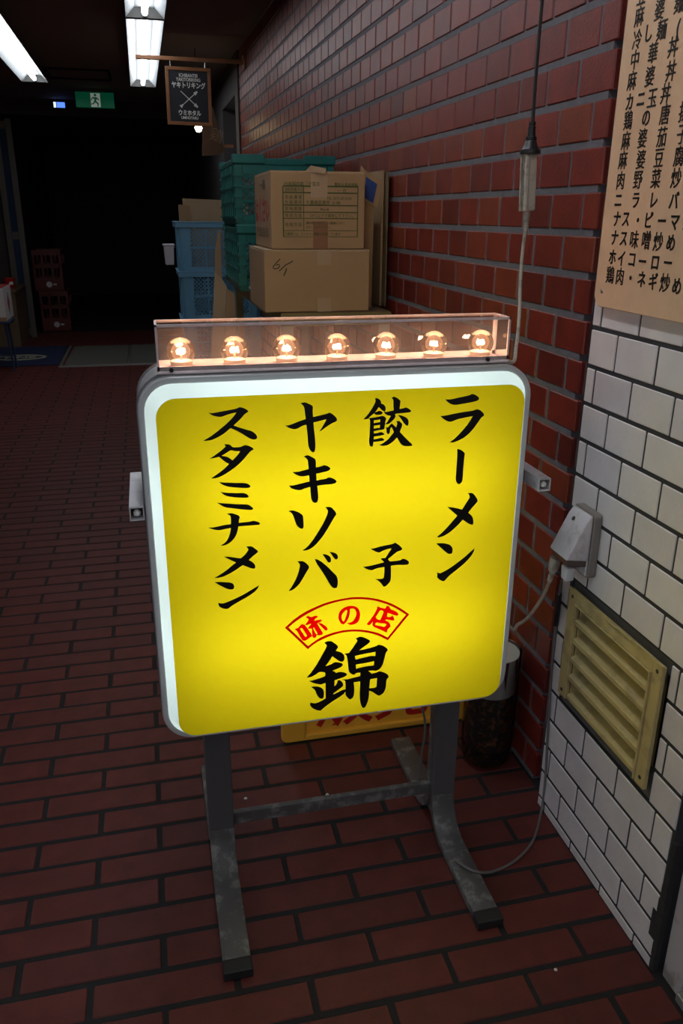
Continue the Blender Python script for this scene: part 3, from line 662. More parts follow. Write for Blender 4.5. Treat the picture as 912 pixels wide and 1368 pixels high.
for k in range(7):
    x = -0.2405+0.0803*k; zc = 0.0285
    b = MB().lathe(gl, 24, (x, 0, zc)).build('bulb', 'bulb_glass', lb, smooth=True)
    MB().lathe([(0.0, 0.0046), (0.0185, 0.0046), (0.019, 0.0055), (0.019, 0.0068), (0, 0.0068)], 24, (x, 0, 0)).build('seat', 'bulb_seat', b)
    MB().lathe([(0.0145, 0.0068), (0.0165, 0.0078), (0.0165, 0.0145), (0.0135, 0.0155), (0, 0.0155)], 24, (x, 0, 0)).build('socket', 'bulb_socket', b, smooth=True)
    random.seed(30+k)
    pts = [(x-0.006, 0, zc+0.001)]
    for q in range(9): pts.append((x-0.006+0.0014*q+0.0008, random.uniform(-.002, .002), zc+(0.0035 if q % 2 else -0.003)+random.uniform(-.001, .001)))
    MB().tube(bez(pts, 3), 0.0008, 5).build('filament', 'filament', b)
    st = MB().tube([(x, 0, 0.015), (x, 0, zc-0.006)], 0.0012, 6)
    for sg in (-1, 1): st.tube([(x, 0, zc-0.008), (x+sg*0.006, 0, zc)], 0.0004, 4)
    st.build('stem', 'bulb_seat', b)
# ------------------------------------------------------------------ menu board on the white tiles
XB = 0.7365
mb_ = thing('menu_board', 'tan menu board with black Japanese dish names screwed to the white tiled wall', 'sign', (XB, 0.99, 1.058))
bo = Vector((XB, 0.99, 1.058))
pts = rrect(0.70-bo.y, 1.2565-bo.y, 0, 0.95, 0.022, 6)
MB().prism(pts, 'x', 0, XW-XB-0.0012).build('panel', 'board_tan', mb_, bevel=0.0012, segs=1)
ROWS = [
 ('五', [(857, -4)]), ('麻婆麺', [(854, 24), (881, 15), (908, 5)]), ('冷し麺(', [(851, 55), (866, 46), (884, 42), (906, 37)]), ('中華丼', [(848, 82), (872, 73), (899, 65)]),
 ('麻婆丼', [(844, 110), (868, 104), (896, 97)]), ('カニ玉丼', [(841, 138), (856, 134), (871, 133), (889, 127)]), ('鶏の唐揚', [(839, 163), (863, 159), (888, 155), (914, 151)]),
 ('麻婆茄子', [(836, 190), (858, 187), (884, 185), (911, 181)]), ('麻婆豆腐', [(832, 216), (856, 215), (880, 213), (907, 211)]), ('肉野菜炒', [(829, 243), (852, 242), (876, 241), (903, 240)]),
 ('ニラレバ', [(826, 269), (849, 269), (873, 269), (900, 270)]), ('ナス・ピーマン', [(824, 294), (836, 294), (852, 296), (866, 296), (884, 297), (901, 298), (918, 299)]),
 ('ナス味噌炒め', [(821, 319), (833, 320), (847, 322), (863, 323), (879, 325), (896, 326)]), ('ホイコーロー', [(818, 345), (830, 347), (844, 348), (858, 351), (875, 352), (892, 353)]),
 ('鶏肉・ネギ炒め', [(815, 369), (828, 371), (842, 373), (857, 375), (872, 378), (888, 380), (904, 384)])]
for s, cs in ROWS:
    for ch, (px, py) in zip(s, cs):
        p = atX(px, py, XB); kana = ch in 'しニカのラレバナスピーマンホイコロネギめ・('
        o = Vector((-0.0006, p.y-bo.y, p.z-bo.z))
        text('character', ch, 0.0285 if not kana else 0.026, (o, Vector((0, -1, 0)), Vector((0, 0, 1))), 'ink_black', mb_, sx=0.86, align='CENTER', bold=0.0005 if kana else 0.0002)
for px, py in ((804, 389),):
    p = atX(px, py, XB); MB().lathe([(0, 0.002), (0.0025, 0.0016), (0.0035, 0.0)], 12).build('screw', 'screw_steel', mb_).matrix_local = Matrix.Translation((0, p.y-bo.y, p.z-bo.z)) @ Matrix.Rotation(-PI/2, 4, 'Y')

# ------------------------------------------------------------------ vent cover
vo = Vector((XW, 1.0775, 0.316))
vt = thing('vent_cover', 'cream louvred vent cover with broken edge set in the white tiled wall', 'vent', vo)
VW, VH = 0.1475, 0.228
f = MB()
f.box(-0.012, -0.004, VW-0.030, VW, 0.0, VH).box(-0.012, -0.004, -VW, -VW+0.026, -0.004, VH)
f.box(-0.012, -0.004, -VW+0.026, VW-0.030, VH-0.022, VH)
f.box(-0.004, 0.022, VW-0.034, VW-0.030, 0.004, VH-0.022).box(-0.004, 0.022, -VW+0.026, -VW+0.030, 0.004, VH-0.022).box(-0.004, 0.022, -VW+0.026, VW-0.030, VH-0.026, VH-0.022)
f.box(-0.016, -0.011, -VW+0.024, -VW+0.028, 0.0, VH-0.02).box(-0.016, -0.011, -VW+0.024, VW-0.028, VH-0.0245, VH-0.021)
f.build('frame', 'vent_cream', vt, bevel=0.0015)
rp = []
random.seed(5)
for k in range(22):
    y = VW-k*(2*VW/21); rp.append((y, 0.0055+random.uniform(-.0016, .0016)-(0.006 if k in (13, 14, 15) else 0)))
top = [(y, VH-0.002) for y, _ in rp]
lip = [(y, VH+0.0025+random.uniform(-.0012, .0012)-(0.006 if 9 < i < 12 else 0)) for i, (y, _) in enumerate(rp)]
MB().prism(top+lip[::-1], 'x', -0.0135, -0.0105).build('broken_lip', 'vent_cream', vt)
for k in range(5):
    z = 0.008+k*0.0395
    y0, y1 = -VW+0.029, VW-0.033
    prof = [(-0.0125, z), (-0.0125, z+0.008), (-0.0105, z+0.0095), (0.022, z+0.023), (0.022, z+0.021), (-0.0095, z+0.0005)]
    if k == 0: prof = [(-0.0105, z-0.004), (-0.0105, z+0.003), (-0.0095, z+0.005), (0.022, z+0.018), (0.022, z+0.016), (-0.0085, z-0.003)]
    n = len(prof)
    MB().add([(x, y, zz) for y in (y0, y1) for x, zz in prof], [tuple(range(n)), tuple(range(2*n-1, n-1, -1))]+[(i, (i+1) % n, n+(i+1) % n, n+i) for i in range(n)]).build('slat', 'vent_cream', vt)
for y in (VW-0.014, -VW+0.012):
    for z in (0.013, VH-0.013):
        MB().lathe([(0, 0.0008), (0.0036, 0.0008), (0.0036, 0)], 12).build('screw', 'screw_hole', vt).matrix_local = Matrix.Translation((-0.0118, y, z)) @ Matrix.Rotation(-PI/2, 4, 'Y')
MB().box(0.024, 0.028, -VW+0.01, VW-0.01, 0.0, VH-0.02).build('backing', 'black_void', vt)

# ------------------------------------------------------------------ wall outlet
pr0 = atX(786, 749.4, XW-0.016)            # lower wall-side corner of the cover
yo0, zo0 = pr0.y, pr0.z
xf = atY(756.6, 741, yo0).x                # front lower edge
yo1 = atX(733.9, 725.8, xf).y
ot = thing('wall_outlet', 'grey hooded wall outlet with two plugs on the white tiles above the vent', 'outlet', (XW, (yo0+yo1)/2, zo0-0.035))
oo = Vector((XW, (yo0+yo1)/2, zo0-0.035)); hw = (yo1-yo0)/2; zl = zo0-oo.z; dp = XW-xf
HT = atX(803, 692, XW-0.012).z-oo.z
MB().prism(rrect(-hw-0.004, hw+0.004, 0.0, HT, 0.008, 4), 'x', -0.016, -0.0008).build('base_plate', 'outlet_base', ot, bevel=0.002)
prof = [(-0.016, zl-0.002), (-dp, zl+0.004), (-dp+0.002, zl+0.008), (-0.030, HT-0.016), (-0.022, HT-0.004), (-0.016, HT-0.003)]
MB().prism([(a, b) for a, b in prof], 'y', -hw, hw).build('hood', 'outlet_plastic', ot, bevel=0.004, smooth=True, segs=3)
MB().prism([(-0.0155, zl-0.014), (-dp+0.006, zl-0.010), (-dp+0.003, zl+0.005), (-0.0155, zl)], 'y', -hw+0.003, hw-0.003).build('smoked_skirt', 'smoked', ot, bevel=0.002)
MB().box(-0.019, -0.0155, -hw+0.002, hw-0.002, 0.004, zl).build('face_plate', 'outlet_plastic', ot, bevel=0.0015)
sl = math.atan2((HT-0.016)-(zl+0.008), -0.030+dp-0.002)
MB().lathe([(0, 0.0012), (0.0042, 0.0012), (0.0042, -0.001)], 14).build('screw', 'screw_hole', ot).matrix_local = Matrix.Translation((-0.0315, 0.008, HT-0.020)) @ Matrix.Rotation(-PI/2+0.62, 4, 'Y')

# plugs and cables: each cable runs with its plug
pw = [atX(757, 752, 0.722), atX(753, 763, 0.720), atX(750, 776, 0.722), atX(747, 790, 0.738)]
cn = [atX(744, 815, .744), atX(739, 860, .745), atX(735, 920, .745), atX(731, 985, .745), atX(728, 1040, .745), atX(723, 1082, .742), atZ(712, 1122, .005), atZ(690, 1148, .005), atZ(662, 1163, .006), atZ(640, 1165, .024), atZ(618, 1156, .026), atZ(600, 1139, .010), atZ(589, 1117, .005), Vector((0.512, 1.30, 0.006)), Vector((0.505, 1.345, 0.012)), atY(558, 1055, 1.352), atY(563, 1010, 1.345), atY(567, 960, 1.33), Vector((0.455, 1.325, 0.352))]
base = Vector((0.70, 1.15, 0.0))
c1 = thing('floor_cable', 'thin grey cable looping over the sign foot and up to the white plug', 'cable', base)
MB().tube([p-base for p in bez(pw[2:]+cn, 6)], 0.0026, 7).build('cord', 'cord_grey', c1, smooth=True)
wp = MB(); d_ = (pw[1]-pw[0])
wp.prism([(-0.010, 0.022), (0.010, 0.022), (0.008, 0.006), (0.0085, 0.0), (-0.0085, 0.0), (-0.008, 0.006)], 'x', -0.007, 0.007)
w_ = wp.build('plug', 'plug_white', c1, bevel=0.003, smooth=True); w_.location = atX(757, 774, 0.712)-base; w_.scale = (1.25, 1.25, 1.25)
tp = MB().tube([p-base for p in bez([atX(747, 792, .742), atX(745, 812, .742), atX(742, 835, .743)], 5)], 0.0052, 8); tp.build('tape_wrap', 'cord_black', c1, smooth=True)
base = Vector((0.66, 1.27, 0.5))
c2 = thing('sign_cable', 'beige cable running from the hooded outlet to behind the sign', 'cable', base)
q0, q1, q2 = atX(742, 745, 0.705), atX(738, 762, 0.703), atX(733, 778, 0.702)
pth = [q2, atX(726, 795, .70), atX(715, 812, .69), atX(704, 826, .68), atX(692, 834, .665), atY(680, 836, 1.27), Vector((0.608, 1.330, 0.555))]
MB().tube([p-base for p in bez(pth, 6)], 0.0034, 8).build('cord', 'cord_beige', c2, smooth=True)
MB().tube([p-base for p in (q0, q0.lerp(q1, .5), q1)], [0.010, 0.0105, 0.0085], 12).build('plug', 'socket_beige', c2, smooth=True)
rb = MB().tube([p-base for p in (q1, q2)], 0.0040, 8)
for k in range(6): 
    a = q1.lerp(q2, k/6); rb.tube([a-base, a.lerp(q2, 0.10)-base], 0.0056, 10)
rb.build('strain_relief', 'socket_beige', c2)

# hanging extension: black cord and plug, beige connector and cable to the lamp box
YH = 1.42
base = atY(711, 165, YH)
k1 = thing('black_power_cord', 'black power cord with plug hanging down in front of the brick wall', 'cable', base)
pp = [Vector((0.712, 1.40, CEIL)), atY(731, -60, YH), atY(724, 0, YH), atY(717, 80, YH), atY(712, 150, YH), atY(711, 168, YH)]
MB().tube([p-base for p in bez(pp, 6)], 0.0031, 8).build('cord', 'cord_black', k1, smooth=True)
a, b = atY(711, 163, YH), atY(707.5, 206, YH)
pl = MB().tube([a.lerp(b, t)-base for t in (0, .06, .07, .14, .15, .22, .23, .45, .46, .54, .56, .72, .86, .87, .98, 1)], [.0062, .0062, .0052, .0052, .0068, .0068, .0062, .0075, .0098, .0098, .0088, .0120, .0158, .0180, .0185, .0150], 14)
pl.build('plug', 'cord_black', k1, smooth=True)
base = b.copy()
k2 = thing('beige_connector_cable', 'dirty beige connector and cable hanging from the black plug to the lamp box', 'cable', base)
c_, e_ = atY(707, 205, YH), atY(704, 282, YH)
ax = (e_-c_).normalized(); sidev = ax.cross(Vector((0, 1, 0))).normalized(); dv = sidev.cross(ax).normalized()
def bar(mb, a, b, w, d_, off=0.0):
    v = []
    for p in (a, b):
        for s1, s2 in ((-1, -1), (1, -1), (1, 1), (-1, 1)): v.append(p+sidev*(s1*w/2+off)+dv*(s2*d_/2)-base)
    return mb.add(v, [(0, 1, 2, 3), (7, 6, 5, 4), (0, 4, 5, 1), (1, 5, 6, 2), (2, 6, 7, 3), (3, 7, 4, 0)])
bar(MB(), c_, e_, 0.023, 0.020).build('connector', 'socket_beige', k2, bevel=0.003)
bar(MB(), c_.lerp(e_, .05), e_, 0.007, 0.026, -0.008).build('ridge', 'socket_beige', k2, bevel=0.002)
g0, g1 = atY(704, 281, YH), atY(702, 308, YH)
rb = MB().tube([g0-base, g1-base], 0.0046, 8)
for k in range(8):
    s_ = g0.lerp(g1, k/8); rb.tube([s_-base, s_.lerp(g1, 0.08)-base], 0.0064, 10)
rb.build('strain_relief', 'socket_beige', k2)
pth = [g1, atY(698, 335, YH), atY(695, 375, 1.41), atY(694, 410, 1.39), atY(692, 440, 1.36), atY(689, 465, 1.33), atY(684, 484, 1.29), Vector((0.566, 1.272, 0.983))]
MB().tube([p-base for p in bez(pth, 6)], 0.0034, 8).build('cord', 'cord_beige', k2, smooth=True)

# ------------------------------------------------------------------ crates, cartons and rack along the brick wall
def lattice(mb, x0, x1, z0, z1, y, th, step, dep=0.004):
    W_, H_ = x1-x0, z1-z0
    for sg in (1, -1):
        c = -H_+step/2
        while c < W_:
            if sg == 1: a = (max(0, c), max(0, -c)); t = min(W_-a[0], H_-a[1]); e2 = (a[0]+t, a[1]+t)
            else: a = (max(0, c), min(H_, H_+c)); t = min(W_-a[0], a[1]); e2 = (a[0]+t, a[1]-t)
            if t > 0.004:
                ox, oz = th/2*0.707, -sg*th/2*0.707
                v = []
                for yy in (y, y+dep):
                    for px_, pz_ in (a, e2):
                        v += [(x0+px_+ox, yy, z0+pz_+oz), (x0+px_-ox, yy, z0+pz_-oz)]
                mb.add(v, [(0, 1, 3, 2), (4, 6, 7, 5), (0, 2, 6, 4), (1, 5, 7, 3)])
            c += step
    return mb
def green_crate(label, loc):
    t = thing('folding_crate', label, 'crate', loc, 0, 'green folding crates stacked on the rack')
    w, d, h = 0.365, 0.53, 0.236; x0, x1, y0, y1 = -w/2, w/2, -d/2, d/2
    MB().box(x0+.006, x1-.006, y0+.006, y1-.006, 0, 0.012).build('base', 'crate_green', t)
    rim = MB().box(x0, x1, y0, y0+.016, h-.034, h-.012).box(x0, x1, y1-.016, y1, h-.034, h-.012).box(x0, x0+.016, y0, y1, h-.034, h-.012).box(x1-.016, x1, y0, y1, h-.034, h-.012)
    for a, b in ((x0-.006, x0+.11), (x1-.11, x1+.006)):
        rim.box(a, b, y0-.006, y0+.03, h-.030, h).box(a, b, y1-.03, y1+.006, h-.030, h)
    rim.build('rim', 'crate_green', t, bevel=0.003)
    for (px_, py_) in ((x0, y0), (x1-.02, y0), (x0, y1-.02), (x1-.02, y1-.02)):
        c = MB().box(px_, px_+.02, py_, py_+.02, .006, h-.034)
        for k in range(5): c.box(px_-.005, px_+.024, py_-.006, py_+.024, .02+k*.036, .029+k*.036)
        c.build('corner_post', 'crate_green', t)
    for yy in (y0+.003, y1-.009):
        f = MB().box(x0+.03, x1-.03, yy, yy+.006, .012, .032).box(x0+.03, x1-.03, yy, yy+.006, h-.062, h-.034).box(-.008, .008, yy, yy+.006, .03, h-.06)
        f.box(x0+.02, x0+.028, yy, yy+.006, .012, h-.034).box(x1-.028, x1-.02, yy, yy+.006, .012, h-.034)
        for z in (.076, .124): f.box(x0+.028, x1-.028, yy-.002, yy+.006, z, z+.008)
        pn = f.build('end_panel', 'crate_green', t)
        tag(lattice(lattice(MB(), x0+.028, -.008, .032, h-.062, yy+.001, .004, .021), .008, x1-.028, .032, h-.062, yy+.001, .004, .021).build('mesh', 'crate_green', pn), kind='stuff')
    for xx in (x0+.003, x1-.009):
        f = MB().box(xx, xx+.006, y0+.03, y1-.03, .012, h-.034)
        for z in (.02, .07, .12, .17): f.box(xx-.004, xx+.010, y0+.03, y1-.03, z, z+.008)
        for k in range(7):
            y = y0+.05+k*(d-.1)/6; f.box(xx-.004, xx+.010, y-.004, y+.004, .02, h-.034)
        f.build('side_panel', 'crate_green', t)
    return t
SH = 0.925
gx = 0.345+0.1825
gA = green_crate('green plastic folding crate behind the cartons, lower of the two', (gx, 3.1+0.265, SH+0.001))
gB = copy_tree(gA); gB.location = (gx-0.006, 3.1+0.27, SH+0.001+0.2365); gB['label'] = 'green plastic folding crate behind the cartons, upper of the two'

def blue_crate(label, loc):
    t = thing('harvest_crate', label, 'crate', loc, 0, 'blue harvest crates in a stack')
    w, d, h = 0.50, 0.36, 0.287; tp_ = 0.012
    x0, x1, y0, y1 = -w/2, w/2, -d/2, d/2
    MB().box(x0+.02, x1-.02, y0+.02, y1-.02, 0, .01).build('base', 'crate_blue', t)
    r = MB().box(x0-.008, x1+.008, y0-.008, y0+.006, h-.034, h).box(x0-.008, x1+.008, y1-.006, y1+.008, h-.034, h).box(x0-.008, x0+.006, y0, y1, h-.034, h).box(x1-.006, x1+.008, y0, y1, h-.034, h)
    r.box(x0-.012, x1+.012, y0-.012, y0, h-.006, h).box(x0-.012, x0, y0, y1, h-.006, h)
    r.build('rim', 'crate_blue', t, bevel=0.002)
    for sx in (-1, 1):
        for sy in (-1, 1):
            xa = sx*(w/2-.002); xb = sx*(w/2-.075); ya = sy*(d/2-.002); yb = sy*(d/2-.05)
            v = []
            for z, s_ in ((0.0, tp_), (h-.03, 0)):
                xs, ys = sx*s_, sy*s_
                v += [(xa-xs, yb, z), (xa-xs, ya-ys-sy*.018, z), (xa-xs-sx*.018, ya-ys, z), (xb, ya-ys, z), (xb, ya-ys-sy*.006, z), (xa-xs-sx*.006, yb, z)]
            n = 6
            MB().add(v, [(i, (i+1) % n, n+(i+1) % n, n+i) for i in range(n)]+[tuple(range(n)), tuple(range(2*n-1, n-1, -1))]).build('corner_post', 'crate_blue', t)
    for yy in (y0+.004, y1-.010):
        f = MB().box(x0+.05, x1-.05, yy, yy+.006, 0, .022).box(x0+.07, x1-.07, yy-.003, yy+.006, .130, .142)
        for x in (x0+.072, -.085, .079, x1-.08): f.box(x, x+.009, yy-.003, yy+.006, .02, h-.03)
        pn = f.build('side_panel', 'crate_blue', t)
        tag(lattice(MB(), x0+.075, x1-.075, .02, h-.03, yy+.002, .0055, .024).build('mesh', 'crate_blue', pn), kind='stuff')
    for xx in (x0+.004, x1-.010):
        MB().box(xx, xx+.006, y0+.04, y1-.04, 0, h-.03).build('end_panel', 'crate_blue', t)
    return t
bx = 0.205+0.26
bA = blue_crate('blue mesh harvest crate at the bottom of the stack', (bx, 5.38, 0.001))
names = ['blue mesh harvest crate second from the floor in the stack', 'blue mesh harvest crate second from the top of the stack', 'topmost blue mesh harvest crate holding flattened cardboard']
for k in range(3):
    c = copy_tree(bA); c.location = (bx-0.004*k, 5.38, 0.001+0.2885*(k+1)); c['label'] = names[k]
def sheet_thing(name, label, cat, pts, y0, y1, mat, grp=None, z_floor=None):
    """upright card: outline given in world x, z; thickness from y0 to y1"""
    x = sum(p[0] for p in pts)/len(pts); z = min(p[1] for p in pts)
    t = MB().prism([(p[0]-x, p[1]-z) for p in pts], 'y', 0, y1-y0).build(name, mat)
    t.location = (x, y0, z); return tag(t, label, cat, grp)
zc_ = 0.001+0.2885*3+0.014
sheet_thing('flat_carton', 'flattened brown carton standing in the topmost blue crate, taller one', 'cardboard', [(0.262, zc_), (0.66, zc_), (0.66, 1.275), (0.262, 1.285)], 5.34, 5.37, 'kraft_light', 'flattened cartons in the blue crate')
sheet_thing('flat_carton', 'short folded carton at the left corner of the topmost blue crate', 'cardboard', [(0.232, zc_), (0.30, zc_), (0.30, 1.245), (0.232, 1.25)], 5.28, 5.31, 'kraft', 'flattened cartons in the blue crate')
# small white tub hooked on the crate's side
tb = thing('white_tub', 'small white plastic tub hanging at the left of the blue crates', 'tub', (0.158, 5.30, 0.90))
MB().prism([(-0.026, 0), (0.026, 0), (0.030, 0.118), (-0.032, 0.118)], 'y', -0.05, 0.05).build('body', 'white_plastic', tb, bevel=0.006)
MB().box(-0.036, 0.034, -0.056, 0.056, 0.112, 0.122).build('rim', 'white_plastic', tb, bevel=0.002)
MB().box(0.028, 0.036, -0.02, 0.02, 0.10, 0.122).build('hook', 'white_plastic', tb)

# slotted steel rack carrying crates and cartons
YC = 2.40
rk = thing('slotted_rack', 'slotted angle steel rack under the cartons and green crates', 'rack', (0.555, 3.05, 0))
def slotted(mb, x, y, z0, z1, sx, sy):
    mb.box(min(x, x+sx*.035), max(x, x+sx*.035), min(y, y+sy*.003), max(y, y+sy*.003), z0, z1)
    return mb.box(min(x, x+sx*.003), max(x, x+sx*.003), min(y, y+sy*.035), max(y, y+sy*.035), z0, z1)
for x, sx in ((-0.17, 1), (0.165, -1)):
    for y, sy in ((-0.66, 1), (0.62, -1)):
        ps = slotted(MB(), x, y, 0, SH-0.03, sx, sy).build('post', 'rack_steel', rk)
        hs = MB()
        for k in range(9):
            z = 0.06+k*0.095; cx = x+sx*0.018
            hs.tube([(cx, y-sy*0.0008, z), (cx, y+sy*0.0002, z)], 0.006, 8)
        hs.build('slots', 'screw_hole', ps)
bm_ = MB().box(-0.172, 0.167, -0.664, -0.661, SH-0.038, SH-0.002).box(-0.172, -0.169, -0.66, 0.62, SH-0.038, SH-0.002).box(-0.172, 0.167, 0.618, 0.621, SH-0.038, SH-0.002).box(0.164, 0.167, -0.66, 0.62, SH-0.038, SH-0.002)
bmo = bm_.build('beam', 'rack_yellow', rk)
hs = MB()
for x in (-0.13, -0.09, 0.02, 0.06, 0.10, 0.14): hs.tube([(x, -0.6655, SH-0.016), (x, -0.6645, SH-0.016)], 0.0058, 8)
hs.build('slots', 'screw_hole', bmo)
MB().box(-0.168, 0.163, -0.658, 0.616, SH-0.014, SH).build('shelf', 'wood_counter', rk)
MB().box(-0.168, 0.163, -0.658, 0.616, 0.20, 0.214).build('shelf', 'wood_counter', rk)

# two cartons
def cart_frame(): pass
zm = atY(354, 333.5, YC).z; z0c = SH+0.001
xL0, xL1 = atY(353, 370, YC).x, atY(493.5, 370, YC).x
xU0, xU1 = atY(362, 280, YC).x, atY(487.5, 280, YC).x; zt = atY(362, 227, YC).z
def carton(label, x0, x1, zb, zt_, dep, dy=0.0):
    t = thing('carton', label, 'box', ((x0+x1)/2, YC+dy+dep/2, zb), 0, 'cartons on the rack')
    w = (x1-x0)/2; h = zt_-zb
    MB().box(-w, w, -dep/2, dep/2, 0, h-0.004).build('body', 'kraft', t, bevel=0.003)
    for sg in (-1, 1): MB().box(-w+.001, w-.001, min(sg*dep/2*0.99, sg*.002), max(sg*dep/2*0.99, sg*.002), h-0.004, h-0.0005).build('flap', 'kraft_light', t)
    return t, w, h, dep/2
ex, ez = Vector((1, 0, 0)), Vector((0, 0, 1))
lo, w, h, hd = carton('plain brown carton marked with black pen, under the printed carton', xL0, xL1, z0c, zm, 0.34)
MB().box(-0.002, 0.040, -hd-0.0006, -hd, h-0.044, h-0.004).build('tape', 'tape_clear', lo)
MB().box(-0.002, 0.040, -hd-0.0006, -hd, 0.0, 0.040).build('tape', 'tape_clear', lo)
lp = lo.location
def mark(pts, wd):
    q = [atY(320+x/4.56, 320+y/4.56, YC)-lp for x, y in pts]; P2 = [(p.x, p.z) for p in q]
    L_, R_ = [], []
    for i, p in enumerate(P2):
        a = Vector(P2[max(i-1, 0)]); b = Vector(P2[min(i+1, len(P2)-1)]); n_ = (b-a).normalized().orthogonal()*wd
        L_.append((p[0]+n_.x, p[1]+n_.y)); R_.append((p[0]-n_.x, p[1]-n_.y))
    filled('pen_mark', [L_+R_[::-1]], (Vector((0, -hd-0.0007, 0)), ex, ez), 'ink_black', lo, 0.0002)
mark([(246, 118), (225, 140), (205, 163), (203, 172), (215, 180), (235, 174), (244, 162), (238, 152), (222, 155)], 0.0014)
mark([(325, 131), (280, 155), (240, 192)], 0.0014); mark([(286, 175), (278, 200), (268, 221)], 0.0016)
up, w, h, hd = carton('brown carton printed with a green table and tape, on top of the plain carton', xU0, xU1, zm+0.001, zt, 0.34, 0.004)
uq = up.location
def U(px, py): p = atY(px, py, YC+0.004)-uq; return p.x, p.z
def cr(x, y): return U(320+x/4.56, 220+y/4.56)
ink = MB()
def ln(a, b, t=0.0006):
    (xa, za), (xb, zb) = cr(*a), cr(*b)
    ink.box(min(xa, xb)-t, max(xa, xb)+t, -hd-0.0005, -hd, min(za, zb)-t, max(za, zb)+t)
for y in (132, 172, 248, 290, 328, 402, 440): ln((265, y), (718, y))
ln((265, 132), (265, 440)); ln((718, 132), (718, 440)); ln((390, 132), (390, 402))
ink.build('table_print', 'print_green', up)
def tx(s, x, y, sz, mat='print_green', sx=1.0, sp=1.0):
    a, b = cr(x, y); text('print', s, sz, (Vector((a, -hd-0.0006, b)), ex, ez), mat, up, sx=sx, spacing=sp)
tx('日本国内産「千葉県', 268, 118, .0135, sx=.86); tx('農林水産省規格', 575, 124, .0125, sx=.80)
tx('原料原産地名', 274, 152, .0105, sx=.85); tx('生産農家', 274, 198, .0115, sp=1.25); tx('包装場所', 274, 230, .0115, sp=1.25); tx('賞味期限', 274, 269, .0115, sp=1.25); tx('保存方法', 274, 310, .0115, sp=1.25); tx('使用方法', 274, 366, .0115, sp=1.25)
tx('一色', 595, 160, .0115, sp=1.6); tx('TEL 0475-87-0141', 530, 206, .0125, sx=.8); tx('千葉県匝瑳市  6188', 402, 232, .0125, sx=.95); tx('10℃以下で保存して下さい。', 425, 312, .0115, sx=.9); tx('99.6.18', 490, 274, .0085, 'ink_black')
tx('開封後はお早めに、冷蔵庫に入れて', 404, 356, .0085, sx=.85); tx('お召し上がりください。', 404, 382, .0085, sx=.85); tx('当農場では、サルモネラ検査を実施しています。', 274, 424, .0098, sx=.80)
MB().box(*sorted((cr(432, 60)[0], cr(535, 60)[0])), -hd-0.0008, -hd-0.0002, cr(480, 200)[1], h-0.002).build('tape', 'tape_clear', up)
MB().box(*sorted((cr(445, 60)[0], cr(537, 60)[0])), -hd-0.0008, -hd-0.0002, 0.0, cr(480, 345)[1]).build('tape', 'tape_brown', up)
pk = MB().add([(cr(405, 0)[0], -hd+0.01, h), (cr(432, 0)[0], -hd-0.004, h+0.014), (cr(525, 0)[0], -hd-0.006, h+0.006), (cr(515, 0)[0], -hd-0.008, h-0.008), (cr(440, 0)[0], -hd-0.004, h-0.004), (cr(520, 0)[0], -hd+0.02, h)], [(0, 1, 4), (1, 2, 3, 4), (0, 5, 2, 1)]); pk.build('peeled_tape', 'tape_clear', up)
# left side print of the upper carton
sf = lambda y_, z_: (Vector((-w-0.0006, y_, z_)), Vector((0, -1, 0)), ez)
text('print', '一番', .030, sf(0.06, h*0.83), 'print_grey', up, sx=2.2); text('print', 'はくさい', .078, sf(0.155, h*0.48), 'print_red', up, sx=0.95, bold=0.0016)
text('print', '千葉白菜', .030, sf(0.145, h*0.20), 'print_grey', up, sx=2.2)

# flattened cartons leaning between the cartons and the wall
sA = thing('leaning_cardboard', 'flattened carton edge-on between the stacked cartons and brick wall', 'cardboard', (0.728, 2.70, SH+0.001), 0, 'flattened cartons by the wall')
MB().box(-0.003, 0.003, -0.17, 0.20, 0, 0.40).build('board', 'kraft', sA)
MB().box(0.008, 0.012, -0.19, 0.18, 0.0, 0.395).build('board', 'kraft_dark', sA)
sB = thing('leaning_cardboard', 'folded carton with a blue printed panel right of the printed carton', 'cardboard', (0.69, 2.46, SH+0.001), 0, 'flattened cartons by the wall')
q = [atY(482, 221, 2.47), atY(489, 229, 2.47), atY(509, 242, 2.47), atY(503, 279, 2.47), atY(487, 266, 2.47), atY(478, 262, 2.47)]
MB().prism([(p.x-0.69, p.z-SH-0.001) for p in q], 'y', 0.008, 0.012).build('flap', 'kraft', sB)
q = [atY(488.5, 236, 2.468), atY(503.5, 246, 2.468), atY(498, 272, 2.468), atY(487, 264, 2.468)]
MB().prism([(p.x-0.69, p.z-SH-0.001) for p in q], 'y', 0.0065, 0.0076).build('blue_print', 'print_blue', sB)
q = [atY(478, 262, 2.48), atY(499, 276, 2.48), atY(497, 333, 2.48), atY(478, 333, 2.48)]
z_ = SH+0.001
MB().prism([(q[0].x-0.69, q[0].z-z_), (q[1].x-0.69, q[1].z-z_), (q[2].x-0.69, 0), (q[3].x-0.69, 0)], 'y', 0.018, 0.022).build('board', 'kraft', sB)
